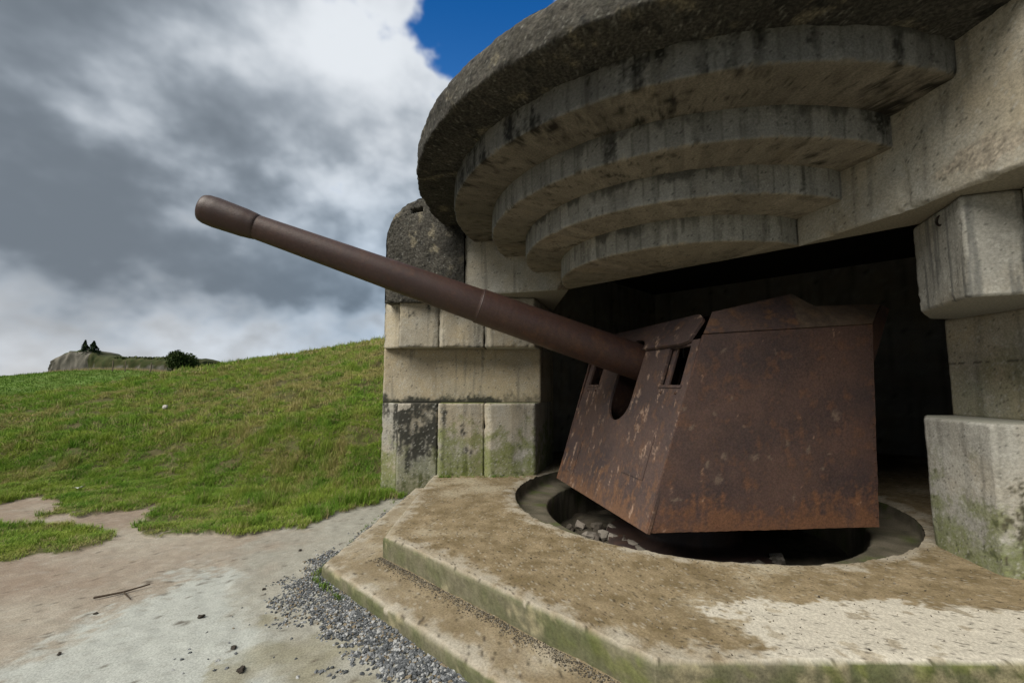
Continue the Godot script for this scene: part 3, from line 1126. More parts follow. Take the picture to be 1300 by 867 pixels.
# armour sheet over four corners (00, 10, 01, 11), thickened
func sheet(called: String, parent: Node3D, q: Array, thick: float, pitch: float, mirror: Callable, col: Callable, towards: bool) -> MeshInstance3D:
	var a: Vector3 = q[0]
	var b: Vector3 = q[1]
	var c: Vector3 = q[2]
	var d: Vector3 = q[3]
	var nx := maxi(int(a.distance_to(b) / pitch), 2)
	var ny := maxi(int(a.distance_to(c) / pitch), 2)
	var nn := (b - a).cross(c - a).normalized()
	if nn.z < 0.0:
		nn = -nn
	var fr := []
	var bk := []
	for i in ny + 1:
		var row := PackedVector3Array()
		var rb := PackedVector3Array()
		for j in nx + 1:
			var s := float(j) / nx
			var t := float(i) / ny
			var p := a.lerp(b, s).lerp(c.lerp(d, s), t)
			p += nn * 0.005 * nz(p, 1.8)
			if towards and (i == 0 or j == nx):
				p += (p - (a + d) * 0.5).normalized() * 0.006 * nz(p, 9.0)
			row.append(mirror.call(p))
			rb.append(mirror.call(p - nn * thick))
		fr.append(row)
		bk.append(rb)
	var m0: Vector3 = fr[ny / 2][nx / 2]
	var hint: Vector3 = m0 - bk[ny / 2][nx / 2]
	var mb := MB.new()
	mb.grid(fr, col, hint)
	mb.grid(bk, col, -hint)
	mb.grid([fr[0], bk[0]], col, Vector3.DOWN)
	mb.grid([fr[ny], bk[ny]], col, Vector3.UP)
	for side in [0, nx]:
		var r0 := PackedVector3Array()
		var r1 := PackedVector3Array()
		for i in ny + 1:
			r0.append(fr[i][side])
			r1.append(bk[i][side])
		mb.grid([r0, r1], col, fr[0][side] - fr[0][nx - side])
	return put(called, mb.mesh(), mat_rust, parent)


func lathe(called: String, parent: Node3D, o: Vector3, u: Vector3, prof: Array, pitch: float, col: Callable) -> MeshInstance3D:
	var x := u.cross(Vector3(0, 0, 1)).normalized()
	if absf(u.z) > 0.9:
		x = u.cross(Vector3.UP).normalized()
	var y := u.cross(x)
	var rows := []
	var seg := 72
	for k in prof.size():
		var last := k == prof.size() - 1
		var s0: float = prof[k][0]
		var r0: float = prof[k][1]
		var n := 1
		var s1 := s0
		var r1 := r0
		if not last:
			s1 = prof[k + 1][0]
			r1 = prof[k + 1][1]
			n = maxi(int(absf(s1 - s0) / pitch), 1)
		for i in n:
			var t := float(i) / n
			var row := PackedVector3Array()
			var c := o + u * lerpf(s0, s1, t)
			var r := lerpf(r0, r1, t)
			for j in seg + 1:
				var a := TAU * j / seg
				var dirv := x * cos(a) + y * sin(a)
				var p := c + dirv * r
				row.append(p + dirv * 0.0008 * nz(p, 20.0))
			rows.append(row)
	var mb := MB.new()
	var mr: PackedVector3Array = rows[rows.size() / 2]
	mb.grid(rows, col, mr[seg / 2] - (mr[0] + mr[seg / 2]) * 0.5, true)
	return put(called, mb.mesh(), mat_barrel, parent)


# ---------------------------------------------------------------- ground
var dirt_poly := PackedVector2Array([Vector2(-1.45, 6.75), Vector2(-2.08, 5.88), Vector2(-2.32, 5.3), Vector2(-2.68, 5.0), Vector2(-3.38, 4.9), Vector2(-3.85, 5.0), Vector2(-4.24, 5.3), Vector2(-4.46, 5.8), Vector2(-4.72, 6.3),
	Vector2(-4.96, 5.9), Vector2(-5.17, 5.55), Vector2(-5.68, 5.75), Vector2(-5.9, 6.2), Vector2(-6.77, 6.75), Vector2(-6.9, 6.1), Vector2(-9.0, 6.2), Vector2(-14, 5.0), Vector2(-14, -7), Vector2(9, -7), Vector2(9, 2.0), Vector2(4, 2.0), Vector2(1, 6.0)])
var patch_poly := PackedVector2Array([Vector2(-8, 5.0), Vector2(-6.5, 5.4), Vector2(-5.27, 5.32), Vector2(-4.45, 5.1), Vector2(-4.14, 4.8), Vector2(-4.37, 4.43), Vector2(-4.8, 4.27), Vector2(-6, 4.2), Vector2(-8, 4.1)])
var mud_poly := PackedVector2Array([Vector2(-2.9, 2.2), Vector2(-2.85, 2.8), Vector2(-2.9, 3.2), Vector2(-2.75, 3.7), Vector2(-2.75, 4.1), Vector2(-2.55, 4.2), Vector2(-2.2, 3.7), Vector2(-1.75, 3.1), Vector2(-1.35, 2.7), Vector2(-1.15, 2.2), Vector2(-1.2, 1.0), Vector2(-2.6, 1.0)])


func is_grass(x: float, d: float) -> bool:
	var p := Vector3(x, 0, d)
	var q := Vector2(x + 0.22 * nz(p, 2.2, 3.0) + 0.07 * nz(p, 9.0), d + 0.22 * nz(p, 2.2, 9.0) + 0.07 * nz(p, 9.0, 5.0))
	if d < -7.0 or x > 9.0 or x < -14.0:
		return true
	if Geometry2D.is_point_in_polygon(q, dirt_poly):
		return Geometry2D.is_point_in_polygon(q, patch_poly)
	return true


func land(x: float, d: float) -> float:
	var foot := 6.5 + 0.9 * smoothstep(-3.5, -7.0, x)
	var s := (d - foot) / 14.0
	var crest := clampf(3.45 + (x + 5.7) * 0.162 - 0.05 * maxf(0.0, -11.0 - x), 0.0, 4.0)
	var h := 0.0
	if s > 0.0:
		var r := 1.0 - pow(maxf(0.0, 1.0 - s), 1.7)
		h = crest * r * smoothstep(0.0, 0.13, s)
		if s > 1.0:
			h = lerpf(h, -0.4, smoothstep(1.0, 2.7, s))
	var e := Vector2((x + 80.0) / 33.0, (d - 96.0) / 26.0)
	h += 5.0 * exp(-e.length_squared())
	h -= 6.0 * smoothstep(130.0, 260.0, d)
	return h


func height(x: float, d: float, g: bool) -> float:
	var p := Vector3(x, 0, d)
	var h := land(x, d)
	if g:
		var near := smoothstep(60.0, 20.0, absf(d))
		var hump := absf(nz(p, 1.1, 2.0))
		h += near * (0.05 * nz(p, 0.7) + smoothstep(5.5, 8.0, d) * (0.16 * (0.25 - hump) + 0.04 * nz(p, 3.2, 2.0)) + 0.015 * nz(p, 9.0))
		# small terraces trodden by animals
		h += near * smoothstep(7.5, 10.0, d) * 0.16 * nz(Vector3(x * 0.35, 0, d * 1.2), 1.0, 6.0)
		h += 0.02
	else:
		h += 0.012 * nz(p, 1.1) + 0.010 * nz(p, 5.0) + 0.005 * nz(p, 12.0)
		if Geometry2D.is_point_in_polygon(Vector2(x, d), mud_poly):
			h -= 0.005
	# gravel heaped against the platform
	var gq := gravel_amount(x, d)
	h += 0.02 * gq
	# hollow under the platform and the building
	var o := (Vector2(x, d) - PIT).dot(OUT)
	var l := absf((Vector2(x, d) - PIT).dot(LAT))
	if (x > -1.0 and d > 4.1 - (x + 1.0) and d > 2.3 and l < 3.7 and o > -6.1):
		h = -1.2
	return h


func gravel_amount(x: float, d: float) -> float:
	# distance outside the lower step's outline
	var a := absf(x + 1.56 - (d - 3.88) * 0.06) if d > 3.88 else 9.0
	if d > 3.88 and d < 7.0 and x < -1.3:
		a = (-1.565 + (d - 3.885) * 0.062) - x
	elif d <= 3.88:
		a = ((2.32 - x) - d) * 0.7071
		if x < -1.56:
			a = minf(a, 9.0)
	if a < -0.1:
		return 0.0
	var reach := 0.27 + 0.22 * smoothstep(4.2, 2.8, d) - 0.20 * smoothstep(4.6, 6.2, d)
	var p := Vector3(x, 0, d)
	return smoothstep(reach, reach * 0.35, a + 0.22 * nz(p, 2.0, 4.0) + 0.08 * nz(p, 9.0))


func spread(a: float, b: float, fine: float, lo: float, hi: float, grow: float) -> PackedFloat32Array:
	var list := []
	var x := a
	while x < b:
		list.append(x)
		x += fine
	list.append(b)
	var s := fine
	x = b
	while x < hi:
		s *= grow
		x += s
		list.append(x)
	s = fine
	x = a
	while x > lo:
		s *= grow
		x -= s
		list.append(x)
	list.sort()
	return PackedFloat32Array(list)


func make_ground() -> void:
	var xs := spread(-6.6, 0.8, 0.029, -420.0, 420.0, 1.045)
	var ds := spread(2.0, 7.6, 0.028, -60.0, 520.0, 1.028)
	var rows := []
	for d in ds:
		var row := PackedVector3Array()
		for x in xs:
			row.append(P(x, height(x, d, is_grass(x, d)), d))
		rows.append(row)
	var mb := MB.new()
	mb.grid(rows, ground_colour, Vector3.UP)
	var o := put("ground", mb.mesh(), mat_ground)
	tag(o, "", "", "", "structure")
	# a lane crossing the field beyond the bank
	var lane := MB.new()
	rows = []
	for i in 41:
		var row := PackedVector3Array()
		for j in 3:
			var x := -75.0 + 50.0 * i / 40.0
			var d := 43.0 + 2.2 * j + 0.04 * (x + 50.0)
			row.append(P(x, land(x, d) + 0.16, d))
		rows.append(row)
	lane.grid(rows, func(_p: Vector3, _n: Vector3) -> Color: return Color(0.30, 0.30, 0.29), Vector3.UP)
	tag(put("road", lane.mesh(), mat_ground), "", "", "", "structure")


func ground_colour(p: Vector3, _n: Vector3) -> Color:
	var d := -p.z
	var big := nz(p, 0.5, 1.0)
	var mid := nz(p, 2.2, 2.0)
	var fine := nz(p, 12.0, 3.0)
	var tiny := nz(p, 17.0, 3.0)
	if absf(p.x) > 40.0 or d > 30.0 or is_grass(p.x, d):
		var far := smoothstep(14.0, 30.0, d)
		var c := mixc(Color(0.075, 0.085, 0.022), Color(0.10, 0.075, 0.04), 0.3 + 0.6 * mid + 0.5 * fine)
		c = mixc(c, Color(0.12, 0.20, 0.035) * (1.0 + 0.3 * nz(p, 0.12) + 0.25 * nz(p, 0.6)), far)
		return c
	var c := mixc(Color(0.36, 0.325, 0.265), Color(0.27, 0.215, 0.165), 0.45 + big + 0.6 * mid + 0.3 * smoothstep(-3.0, -4.2, p.x + 0.5 * mid))
	c = mixc(c, Color(0.335, 0.335, 0.29), smoothstep(-3.2, -1.8, p.x + 0.8 * mid) * 0.85)
	var q := Vector2(p.x + 0.25 * mid + 0.12 * fine, d + 0.25 * nz(p, 2.2, 8.0) + 0.12 * nz(p, 12.0, 8.0))
	var silt := 0.0
	for k in 6:
		var w := Vector2(cos(k * 1.047), sin(k * 1.047)) * (0.06 + 0.035 * k)
		if Geometry2D.is_point_in_polygon(q + w, mud_poly):
			silt += 0.167
	c = mixc(c, Color(0.43, 0.455, 0.425) * (1.0 + 0.08 * mid), 0.9 * smoothstep(0.0, 1.0, silt + 0.5 * fine))
	if q.y < 3.4 and q.x > -1.6:
		c = mixc(c, Color(0.25, 0.235, 0.16), smoothstep(-0.2, 0.4, mid) * 0.7)
	c = c * (1.0 + 0.12 * fine + 0.10 * tiny)
	var clod := nz(p, 8.0, 50.0) + 0.5 * tiny
	c = mixc(c, Color(0.09, 0.075, 0.055), smoothstep(0.5, 0.7, clod) * 0.8)
	return c


# ---------------------------------------------------------------- far things
func leafy(mb: MB, at: Vector3, r: Vector3, n: int, size: float, c0: Color, c1: Color, cone := false) -> void:
	for i in n:
		var v := Vector3(rng.randfn(), rng.randfn(), rng.randfn()).normalized()
		var k := pow(rng.randf(), 0.35)
		var q := v * k
		if cone:
			var hgt := rng.randf()
			var a := rng.randf() * TAU
			var rad := (1.0 - hgt) * sqrt(rng.randf()) * (0.8 + 0.4 * sin(a * 3.0 + hgt * 9.0))
			q = Vector3(cos(a) * rad, hgt * 2.0 - 1.0, sin(a) * rad)
		else:
			q *= 0.85 + 0.35 * noise.get_noise_3dv(v * 2.0)
		var p := at + q * r
		var x := Vector3(rng.randfn(), rng.randfn() * 0.5, rng.randfn()).normalized() * size
		var y := x.cross(Vector3(rng.randfn(), rng.randfn(), rng.randfn())).normalized() * size * 0.8
		var c := c0.lerp(c1, rng.randf())
		mb.tri(p - x, p + x * 0.9 - y * 0.4, p + y, v, c)
		mb.tri(p - x * 0.8 + y * 0.5, p + x, p - y, v, c)


func make_far_things() -> void:
	var d0 := 92.0
	var site := func(px: float, d: float) -> Vector3:
		var x := (px - 650.0) / 575.0 * d
		return P(x, land(x, d), d)
	# the other casemate: a long weathered hump with grass on its back
	var a: Vector3 = site.call(158.0, d0)
	var c := thing("distant_casemate", "long low ruined casemate overgrown with grass on the far rise", "bunker", a)
	var hump := MB.new()
	var rows := []
	var tops := [[-15.6, 0.2], [-15.2, 2.5], [-13.6, 3.5], [-11.0, 4.2], [-8.2, 4.2], [-6.6, 3.3], [-3.0, 2.7], [2.0, 2.5], [7.0, 2.4], [11.0, 2.4], [14.0, 2.5], [15.4, 2.0], [15.8, 0.2]]
	for j in 13:
		var row := PackedVector3Array()
		for i in 125:
			var f := i / 124.0 * (tops.size() - 1)
			var k := mini(int(f), tops.size() - 2)
			var x := lerpf(tops[k][0], tops[k + 1][0], f - k)
			var y := lerpf(tops[k][1], tops[k + 1][1], f - k)
			var t := j / 12.0
			var p := a + Vector3(x, 0, 0)
			var prof: float = [-2.0, 0.0, 0.25, 0.5, 0.7, 0.85, 0.95, 1.0, 1.0, 0.96, 0.9, 0.6, -1.0][j]
			var back: float = [0.0, 0.0, 0.05, 0.1, 0.2, 0.4, 0.9, 2.0, 4.0, 6.0, 8.0, 9.5, 10.0][j]
			p += Vector3(0.4 * nz(p + Vector3(0, t * 4, 0), 0.4), y * prof, -back)
			p += Vector3(0, 0.35, 0.5) * nz(p, 0.5) * (1.0 if j > 0 else 0.0)
			row.append(p)
		rows.append(row)
	hump.grid(rows, func(p: Vector3, n: Vector3) -> Color:
		var q := mixc(Color(0.30, 0.28, 0.24), Color(0.13, 0.125, 0.105), 0.5 + nz(p, 0.6) + 0.7 * nz(Vector3(p.x * 1.5, p.y * 0.2, 0), 1.0))
		if p.x - a.x > -7.6 and p.y - a.y > 0.7 + 0.6 * nz(p, 0.4):
			q = mixc(Color(0.05, 0.075, 0.022), Color(0.10, 0.10, 0.04), 0.5 + nz(p, 1.4))
		elif n.y > 0.75 and nz(p, 0.5, 3.0) > -0.1:
			q = Color(0.06, 0.085, 0.025)
		return q, Vector3(0, 0.3, 1))
	put("weathered_wall", hump.mesh(), mat_rough, c)
	var veil := MB.new()
	for i in 150:
		var x := rng.randf_range(-7.0, 12.0)
		leafy(veil, a + Vector3(x, 2.0 + 0.5 * rng.randf(), -1.0 - 2.0 * rng.randf()), Vector3(0.9, 0.5, 0.8), 22, 0.22, Color(0.04, 0.06, 0.018), Color(0.10, 0.12, 0.04))
	tag(put("overgrowth", veil.mesh(), mat_leaf, c), "", "", "", "stuff")
	# dry grass along its foot
	var straw := MB.new()
	for i in 1700:
		var x := rng.randf_range(-15.0, 14.5)
		var p := a + Vector3(x, 0, rng.randf_range(0.6, 2.2))
		p.y = land(p.x, -p.z) - 0.05
		var h := rng.randf_range(0.3, 0.8)
		var s := Vector3(rng.randf_range(-0.2, 0.2), h, rng.randf_range(-0.15, 0.15))
		straw.tri(p + Vector3(-0.05, 0, 0), p + Vector3(0.05, 0, 0), p + s, Vector3(0, 0, 1), Color(0.27, 0.21, 0.12).lerp(Color(0.16, 0.15, 0.06), rng.randf()))
	tag(put("dry_grass", straw.mesh(), mat_leaf), "strip of dry straw-coloured grass at the distant casemate's foot", "grass", "", "stuff")
	# two small firs
	for q in [[105.5, 3.3, 1.25, "taller slim dark fir rooted on top of the distant casemate"], [116.5, 3.0, 1.6, "broader dark fir on the distant casemate beside the ivied wall"]]:
		var at: Vector3 = site.call(q[0], d0 + 1.5)
		at.y += 3.0
		var tr := thing("fir_tree", q[3], "tree", at, "firs by the distant casemate")
		var tm := MB.new()
		stick(tm, at - Vector3(0, 0.7, 0), at + Vector3(0, q[1] * 0.8, 0), 0.14, 0.04, Color(0.06, 0.045, 0.03))
		put("trunk", tm.mesh(), mat_stone, tr)
		var cm := MB.new()
		leafy(cm, at + Vector3(0, q[1] * 0.5 + 0.2, 0), Vector3(q[2], q[1] * 0.5, q[2]), 1500, 0.17, Color(0.016, 0.03, 0.016), Color(0.045, 0.07, 0.03), true)
		put("crown", cm.mesh(), mat_leaf, tr)
	# the round bush
	var ba: Vector3 = site.call(232.0, d0 - 3.0)
	var bush := thing("round_bush", "dense round dark green bush at the distant casemate's end", "bush", ba)
	var st := MB.new()
	for k in 5:
		stick(st, ba - Vector3(0, 0.4, 0), ba + Vector3(rng.randf_range(-1.5, 1.5), 2.4, rng.randf_range(-1, 1)), 0.12, 0.04, Color(0.06, 0.045, 0.03))
	put("stem", st.mesh(), mat_stone, bush)
	var bm := MB.new()
	for k in 16:
		var an := TAU * k / 16.0
		leafy(bm, ba + Vector3(cos(an) * 2.3 * rng.randf(), 1.2 + 2.9 * rng.randf(), sin(an) * 1.8), Vector3(1.8, 1.4, 1.5), 600, 0.17, Color(0.022, 0.04, 0.014), Color(0.07, 0.10, 0.03))
	put("crown", bm.mesh(), mat_leaf, bush)
	# fence posts
	var post_notes := {143.0: "weathered wooden fence post before the ivied far wall", 191.0: "weathered leaning fence post between the far wall and round bush", 159.0: "thin weathered fence post in the dry grass of the rise"}
	for px in [143.0, 191.0, 159.0]:
		var at: Vector3 = site.call(px, d0 - 4.5)
		at.y = land(at.x, -at.z)
		var pm := MB.new()
		stick(pm, Vector3(0, -0.3, 0), Vector3(0.15 if px == 191.0 else 0.0, 2.1, 0), 0.13 if px != 159.0 else 0.09, 0.11 if px != 159.0 else 0.08, Color(0.17, 0.14, 0.10))
		var po := put("fence_post", pm.mesh(), mat_stone, null, at)
		tag(po, post_notes[px], "post", "fence posts on the far rise")


func stick(mb: MB, a: Vector3, b: Vector3, r0: float, r1: float, col: Color) -> void:
	var u := (b - a).normalized()
	var x := u.cross(Vector3(0.3, 0.2, 1.0)).normalized()
	var y := u.cross(x)
	var rows := []
	for i in 5:
		var t := i / 4.0
		var row := PackedVector3Array()
		var r := lerpf(r0, r1, t)
		if i == 4:
			r = 0.001
			t = 1.0
		elif i == 3:
			t = 1.0
		for j in 9:
			var w := TAU * j / 8.0
			row.append(a.lerp(b, t) + (x * cos(w) + y * sin(w)) * r)
		rows.append(row)
	mb.grid(rows, func(_p: Vector3, _n: Vector3) -> Color: return col, x * cos(PI) + y * 0.0, true)


# ---------------------------------------------------------------- small things
func pebble(seed_value: int, flat: float, jag: float) -> ArrayMesh:
	var s := SphereMesh.new()
	s.radius = 1.0
	s.height = 2.0
	s.radial_segments = 7
	s.rings = 3
	var a := s.get_mesh_arrays()
	var vs: PackedVector3Array = a[Mesh.ARRAY_VERTEX]
	var id: PackedInt32Array = a[Mesh.ARRAY_INDEX]
	var mb := MB.new()
	var shape := func(v: Vector3) -> Vector3:
		return Vector3(v.x, v.y * flat, v.z * 0.75) * (1.0 + jag * noise.get_noise_3d(v.x * 1.3 + seed_value * 5.1, v.y * 1.3, v.z * 1.3))
	for i in range(0, id.size(), 3):
		var p: Vector3 = shape.call(vs[id[i]])
		var q: Vector3 = shape.call(vs[id[i + 1]])
		var r: Vector3 = shape.call(vs[id[i + 2]])
		if (q - p).cross(r - p).length() < 1e-6:
			continue
		mb.tri(p, q, r, p + q + r, Color.WHITE)
	return mb.mesh()


func make_small_things() -> void:
	# rubble in the pit
	for i in 64:
		var a := rng.randf_range(2.6, 5.6)
		var r := rng.randf_range(0.75, 1.6)
		var sz := rng.randf_range(0.03, 0.10)
		var at := P(PIT.x + cos(a) * r, -0.40, PIT.y + sin(a) * r)
		at.y = -0.26 + 0.06 * nz(at * Vector3(1, 0, 1) + Vector3(0, -0.26, 0), 2.0) + sz * 0.45
		var mb := tinted(pebble(i % 5, 0.6, 0.7), Color(0.34, 0.31, 0.27).lerp(Color(0.10, 0.085, 0.07), rng.randf()))
		var o := put("rubble_stone", mb, mat_stone, null, at)
		o.scale = Vector3.ONE * sz
		o.rotation = Vector3(rng.randf_range(-0.3, 0.3), rng.randf() * TAU, rng.randf_range(-0.3, 0.3))
		tag(o, "broken rubble stone lying on the dark floor of the gun pit", "stone", "rubble stones in the gun pit")
	# twig on the path
	var tm := MB.new()
	stick(tm, P(-3.13, 0.012, 3.55), P(-2.97, 0.02, 3.63), 0.008, 0.007, Color(0.07, 0.05, 0.035))
	stick(tm, P(-2.975, 0.02, 3.628), P(-2.86, 0.03, 3.74), 0.007, 0.004, Color(0.07, 0.05, 0.035))
	stick(tm, P(-2.975, 0.02, 3.628), P(-2.83, 0.018, 3.52), 0.006, 0.003, Color(0.06, 0.045, 0.03))
	tag(put("twig", tm.mesh(), mat_stone), "forked dry twig lying on the muddy path", "twig")
	# clods of dark earth
	for q in [[-2.05, 4.55, 0.024, "dark earth clod on the path nearest the turf edge"], [-1.95, 3.72, 0.02, "small dark earth clod on the pale mud"], [-2.14, 3.28, 0.032, "larger dark clod at the pale mud's inner edge"], [-2.70, 2.86, 0.022, "dark clod beside the pale mud"], [-1.70, 2.92, 0.028, "dark clod between the pale mud and gravel"], [-2.93, 3.35, 0.02, "dark crumb of earth close to the twig"], [-1.52, 2.70, 0.035, "broad flat dark clod beside the gravel"]]:
		var o := put("earth_clod", tinted(pebble(int(q[0] * 10.0), 0.5, 0.9), Color(0.05, 0.043, 0.033)), mat_stone, null, P(q[0], height(q[0], q[1], false) + q[2] * 0.25, q[1]))
		o.scale = Vector3.ONE * q[2] * 0.75
		o.rotation.y = q[1] * 3.0
		tag(o, q[3], "clod", "earth clods on the path")
	# pale stone in the bank and a scrap of paper
	var so := put("pale_stone", tinted(pebble(3, 0.7, 0.5), Color(0.55, 0.53, 0.49)), mat_stone, null, P(-7.75, height(-7.75, 10.2, true) + 0.08, 10.2))
	so.scale = Vector3.ONE * 0.07
	tag(so, "pale white stone lying in the grass bank", "stone")
	var sm := MB.new()
	var rows := []
	for i in 5:
		var row := PackedVector3Array()
		for j in 7:
			var p := P(-6.42 + 0.026 * j, 0.0, 6.75 + 0.02 * i)
			p.y = height(p.x, -p.z, true) + 0.075 + 0.03 * nz(p, 9.0)
			row.append(p)
		rows.append(row)
	sm.grid(rows, func(_p: Vector3, _n: Vector3) -> Color: return Color(0.7, 0.7, 0.68), Vector3.UP)
	tag(put("paper_scrap", sm.mesh(), mat_stone), "crumpled white paper scrap on the turf", "litter")


func tinted(m: ArrayMesh, col: Color) -> ArrayMesh:
	var a := m.surface_get_arrays(0)
	var c: PackedColorArray = a[Mesh.ARRAY_COLOR]
	c.fill(col)
	a[Mesh.ARRAY_COLOR] = c
	var o := ArrayMesh.new()
	o.add_surface_from_arrays(Mesh.PRIMITIVE_TRIANGLES, a)
	return o


func scatter(called: String, mesh: Mesh, m: Material, xf: Array, cols: PackedColorArray, parent: Node = null) -> MultiMeshInstance3D:
	var mm := MultiMesh.new()
	mm.transform_format = MultiMesh.TRANSFORM_3D
	mm.use_colors = true
	mm.mesh = mesh
	mm.instance_count = xf.size()
	for i in xf.size():
		mm.set_instance_transform(i, xf[i])
		mm.set_instance_color(i, cols[i])
	var o := MultiMeshInstance3D.new()
	o.multimesh = mm
	o.material_override = m
	if parent:
		o.name = called
		parent.add_child(o, true)
	else:
		o.name = numbered(called)
		add_child(o)
	return o


func make_grit() -> void:
	# crumbs of soil and stone on the steps, gathered in the angle under the upper step
	var xf := []
	var cols := PackedColorArray()
	for i in 5200:
		var along := rng.randf()
		var at := Vector2(-1.115, 4.055).lerp(Vector2(0.675, 2.265), along)
		var gap := absf(rng.randfn()) * 0.05 + 0.012
		var y := 0.127
		at += Vector2(-0.7071, -0.7071) * gap
		if gap > 0.38 or i % 3 == 0:
			var a := rng.randf_range(2.2, 5.4)
			var r := rng.randf_range(2.1, 3.6)
			at = PIT + Vector2(cos(a), sin(a)) * r
			if at.x < -1.05 or at.y < 2.3 or at.x + at.y < 3.02:
				continue
			y = 0.302
		var sz := rng.randf_range(0.0015, 0.0055) * (1.8 if rng.randf() < 0.06 else 1.0)
		var p := P(at.x, y, at.y)
		p.y += 0.009 * nz(P(at.x, 0.30 if y > 0.2 else 0.125, at.y), 1.5)
		xf.append(Transform3D(Basis.from_euler(Vector3(rng.randf(), rng.randf() * TAU, rng.randf())).scaled(Vector3.ONE * sz), p))
		cols.append(Color(0.05, 0.043, 0.034).lerp(Color(0.30, 0.27, 0.21), pow(rng.randf(), 2.0)))
	tag(scatter("grit", pebble(15, 0.6, 0.8), mat_stone, xf, cols), "dark crumbs of soil and grit lying on the platform steps", "grit", "", "stuff")


func make_gravel() -> void:
	make_grit()
	var xf := [[], [], []]
	var cols := [PackedColorArray(), PackedColorArray(), PackedColorArray()]
	var tries := 0
	while tries < 150000:
		tries += 1
		var x := rng.randf_range(-2.6, 0.7)
		var d := rng.randf_range(1.7, 6.7)
		var g := gravel_amount(x, d)
		if rng.randf() > g * 0.95 + (0.004 if d < 4.0 and x > -2.1 else 0.0):
			continue
		var sz := rng.randf_range(0.0035, 0.0095) * (1.0 + 0.7 * smoothstep(4.2, 2.4, d)) * (1.0 if rng.randf() < 0.92 else 1.5)
		var k := rng.randi() % 3
		var at := P(x, height(x, d, false) + sz * rng.randf_range(-0.1, 0.35) + 0.006 * rng.randf() * g, d)
		var b := Basis.from_euler(Vector3(rng.randf_range(-0.5, 0.5), rng.randf() * TAU, rng.randf_range(-0.5, 0.5))).scaled(Vector3.ONE * sz)
		xf[k].append(Transform3D(b, at))
		var t := rng.randf()
		var c := Color(0.07, 0.078, 0.085).lerp(Color(0.27, 0.285, 0.30), t * t)
		if rng.randf() < 0.15:
			c = Color(0.40, 0.41, 0.41)
		elif rng.randf() < 0.12:
			c = Color(0.23, 0.19, 0.13)
		cols[k].append(c)
	for k in 3:
		var o := scatter("gravel", pebble(k + 10, 0.55, 0.8), mat_stone, xf[k], cols[k])
		tag(o, "loose slate-grey gravel heaped along the foot of the platform steps", "gravel", "", "stuff")


# ---------------------------------------------------------------- grass
func tuft(n: int, spread_: float, tall: float, wide: float, seed_value: int) -> ArrayMesh:
	var r := RandomNumberGenerator.new()
	r.seed = seed_value
	var mb := MB.new()
	for i in n:
		var a := r.randf() * TAU
		var at := Vector3(cos(a), 0, sin(a)) * spread_ * sqrt(r.randf())
		var lean := Vector3(r.randfn(), 0, r.randfn()) * 0.45 * tall
		var h := tall * r.randf_range(0.5, 1.1)
		var side := Vector3(r.randfn(), 0, r.randfn()).normalized() * wide
		var m := at + lean * 0.3 + Vector3(0, h * 0.6, 0)
		var tip := at + lean + Vector3(0, h * 0.95, 0)
		var tone := r.randf_range(0.75, 1.2)
		var c := Color(tone, tone, tone)
		mb.tri(at - side, at + side, m + side * 0.7, Vector3(lean.x, 0.5, lean.z), c)
		mb.tri(at - side, m + side * 0.7, m - side * 0.7, Vector3(lean.x, 0.5, lean.z), c)
		mb.tri(m - side * 0.7, m + side * 0.7, tip, Vector3(lean.x, 0.5, lean.z), c)
	return mb.mesh()


func grass_colour(x: float, d: float) -> Color:
	var p := Vector3(x, 0, d)
	var dry := nz(p, 0.55, 2.0) + 0.8 * nz(p, 2.6, 4.0) + 0.25 * rng.randfn()
	# the trampled upper bank beside the casemate is yellower
	var up := smoothstep(7.5, 10.5, d) * smoothstep(22.0, 13.0, d) * smoothstep(-12.0, -4.0, x)
	dry += 0.5 * up - 0.2 + 0.2 * smoothstep(7.0, 9.0, d)
	var c := Color(0.125, 0.25, 0.028).lerp(Color(0.245, 0.32, 0.05), clampf(0.5 + nz(p, 1.3, 7.0) + 0.2 * rng.randfn(), 0.0, 1.0))
	if d > 27.0:
		return Color(0.13, 0.23, 0.035).lerp(Color(0.19, 0.25, 0.06), clampf(0.4 + nz(p, 0.08, 3.0) + nz(p, 0.5), 0.0, 1.0))
	c = c.lerp(Color(0.36, 0.30, 0.13), clampf(smoothstep(0.0, 0.7, dry), 0.0, 1.0) * 0.8)
	if rng.randf() < 0.07:
		c = Color(0.40, 0.33, 0.18)
	return c


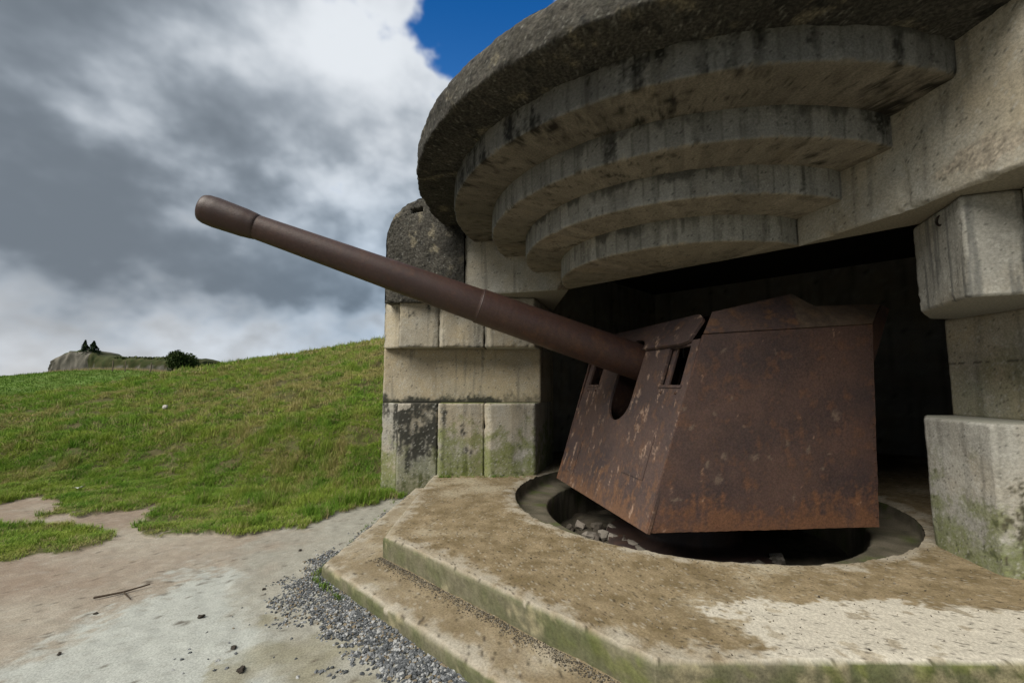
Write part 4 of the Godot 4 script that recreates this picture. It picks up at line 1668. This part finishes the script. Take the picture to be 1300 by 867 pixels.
func make_grass() -> void:
	var sets := [
		# x0, x1, d0, d1, tries, blades, spread, tall, wide
		[-13.5, -1.3, 4.0, 9.0, 84000, 16, 0.045, 0.065, 0.0022],
		[-20.0, -1.5, 8.6, 14.5, 50000, 15, 0.075, 0.085, 0.0038],
		[-34.0, -2.0, 14.0, 27.0, 40000, 15, 0.13, 0.10, 0.007],
		[-130.0, -5.0, 27.0, 110.0, 36000, 14, 0.5, 0.22, 0.035]]
	var k := 0
	var host := Node3D.new()
	host.name = "grass"
	add_child(host)
	tag(host, "short green and straw-coloured turf covering the bank and path edge", "grass", "", "stuff")
	# weeds rooted along the foot of the wall and of the lower step
	var wx := []
	var wc := PackedColorArray()
	for i in 170:
		var t := rng.randf()
		var q := Vector2(lerpf(-2.05, -1.15, t), 6.56 - 0.05 * rng.randf())
		var y := 0.0
		if i % 3 == 1:
			q = Vector2(lerpf(-1.02, 0.3, t * t), 6.50 + 0.03 * rng.randf())
			y = 0.295
		elif i % 3 == 2:
			q = Vector2(-1.60 - 0.03 * rng.randf(), lerpf(3.9, 6.4, t * t))
			if i % 2 == 0:
				q = Vector2(-1.6, 3.86).lerp(Vector2(-1.2, 3.47), t) + Vector2(-0.02, -0.02)
		if y == 0.0:
			y = height(q.x, q.y, false)
		var k2 := rng.randf_range(0.25, 0.7)
		wx.append(Transform3D(Basis(Vector3.UP, rng.randf() * TAU).scaled(Vector3(k2, k2, k2)), P(q.x, y, q.y)))
		wc.append(Color(0.10, 0.20, 0.03).lerp(Color(0.17, 0.22, 0.05), rng.randf()))
	scatter("weeds", tuft(9, 0.05, 0.075, 0.005, 77), mat_leaf, wx, wc, host).set_meta("kind", "stuff")
	for s in sets:
		var xf := []
		var cols := PackedColorArray()
		for i in s[4]:
			var x := rng.randf_range(s[0], s[1])
			var d := rng.randf_range(s[2], s[3])
			# only the ground open to view from about the path
			if x > -0.20 * d - 0.1 or x < -1.45 * d - 1.0:
				continue
			if not is_grass(x, d):
				continue
			if d > 40.0 and absf(d - 45.2 - 0.04 * (x + 50.0)) < 2.8:
				continue
			var p := Vector3(x, 0, d)
			# bare scars in the turf
			var scar := nz(Vector3(x * 0.8, 0, d * 1.5), 1.1, 31.0) + 0.35 * nz(p, 5.0, 3.0)
			if scar > 0.27 and rng.randf() < 0.85:
				continue
			var sz := rng.randf_range(0.6, 1.25)
			var clump := nz(p, 2.3, 14.0) + 0.3 * nz(p, 0.7, 2.0)
			if clump > 0.16:
				sz *= 1.25 + 0.9 * (clump - 0.16) / 0.3
			if d < 6.0:
				sz *= 0.75
			if x > -3.6 and d > 5.2 and d < 8.0:
				sz *= 1.35
			var b := Basis(Vector3.UP, rng.randf() * TAU).scaled(Vector3(1, sz, 1))
			xf.append(Transform3D(b, P(x, height(x, d, true) - 0.012, d)))
			cols.append(grass_colour(x, d))
		var o := scatter("turf", tuft(s[5], s[6], s[7], s[8], 40 + k), mat_leaf, xf, cols, host)
		o.set_meta("kind", "stuff")
		k += 1
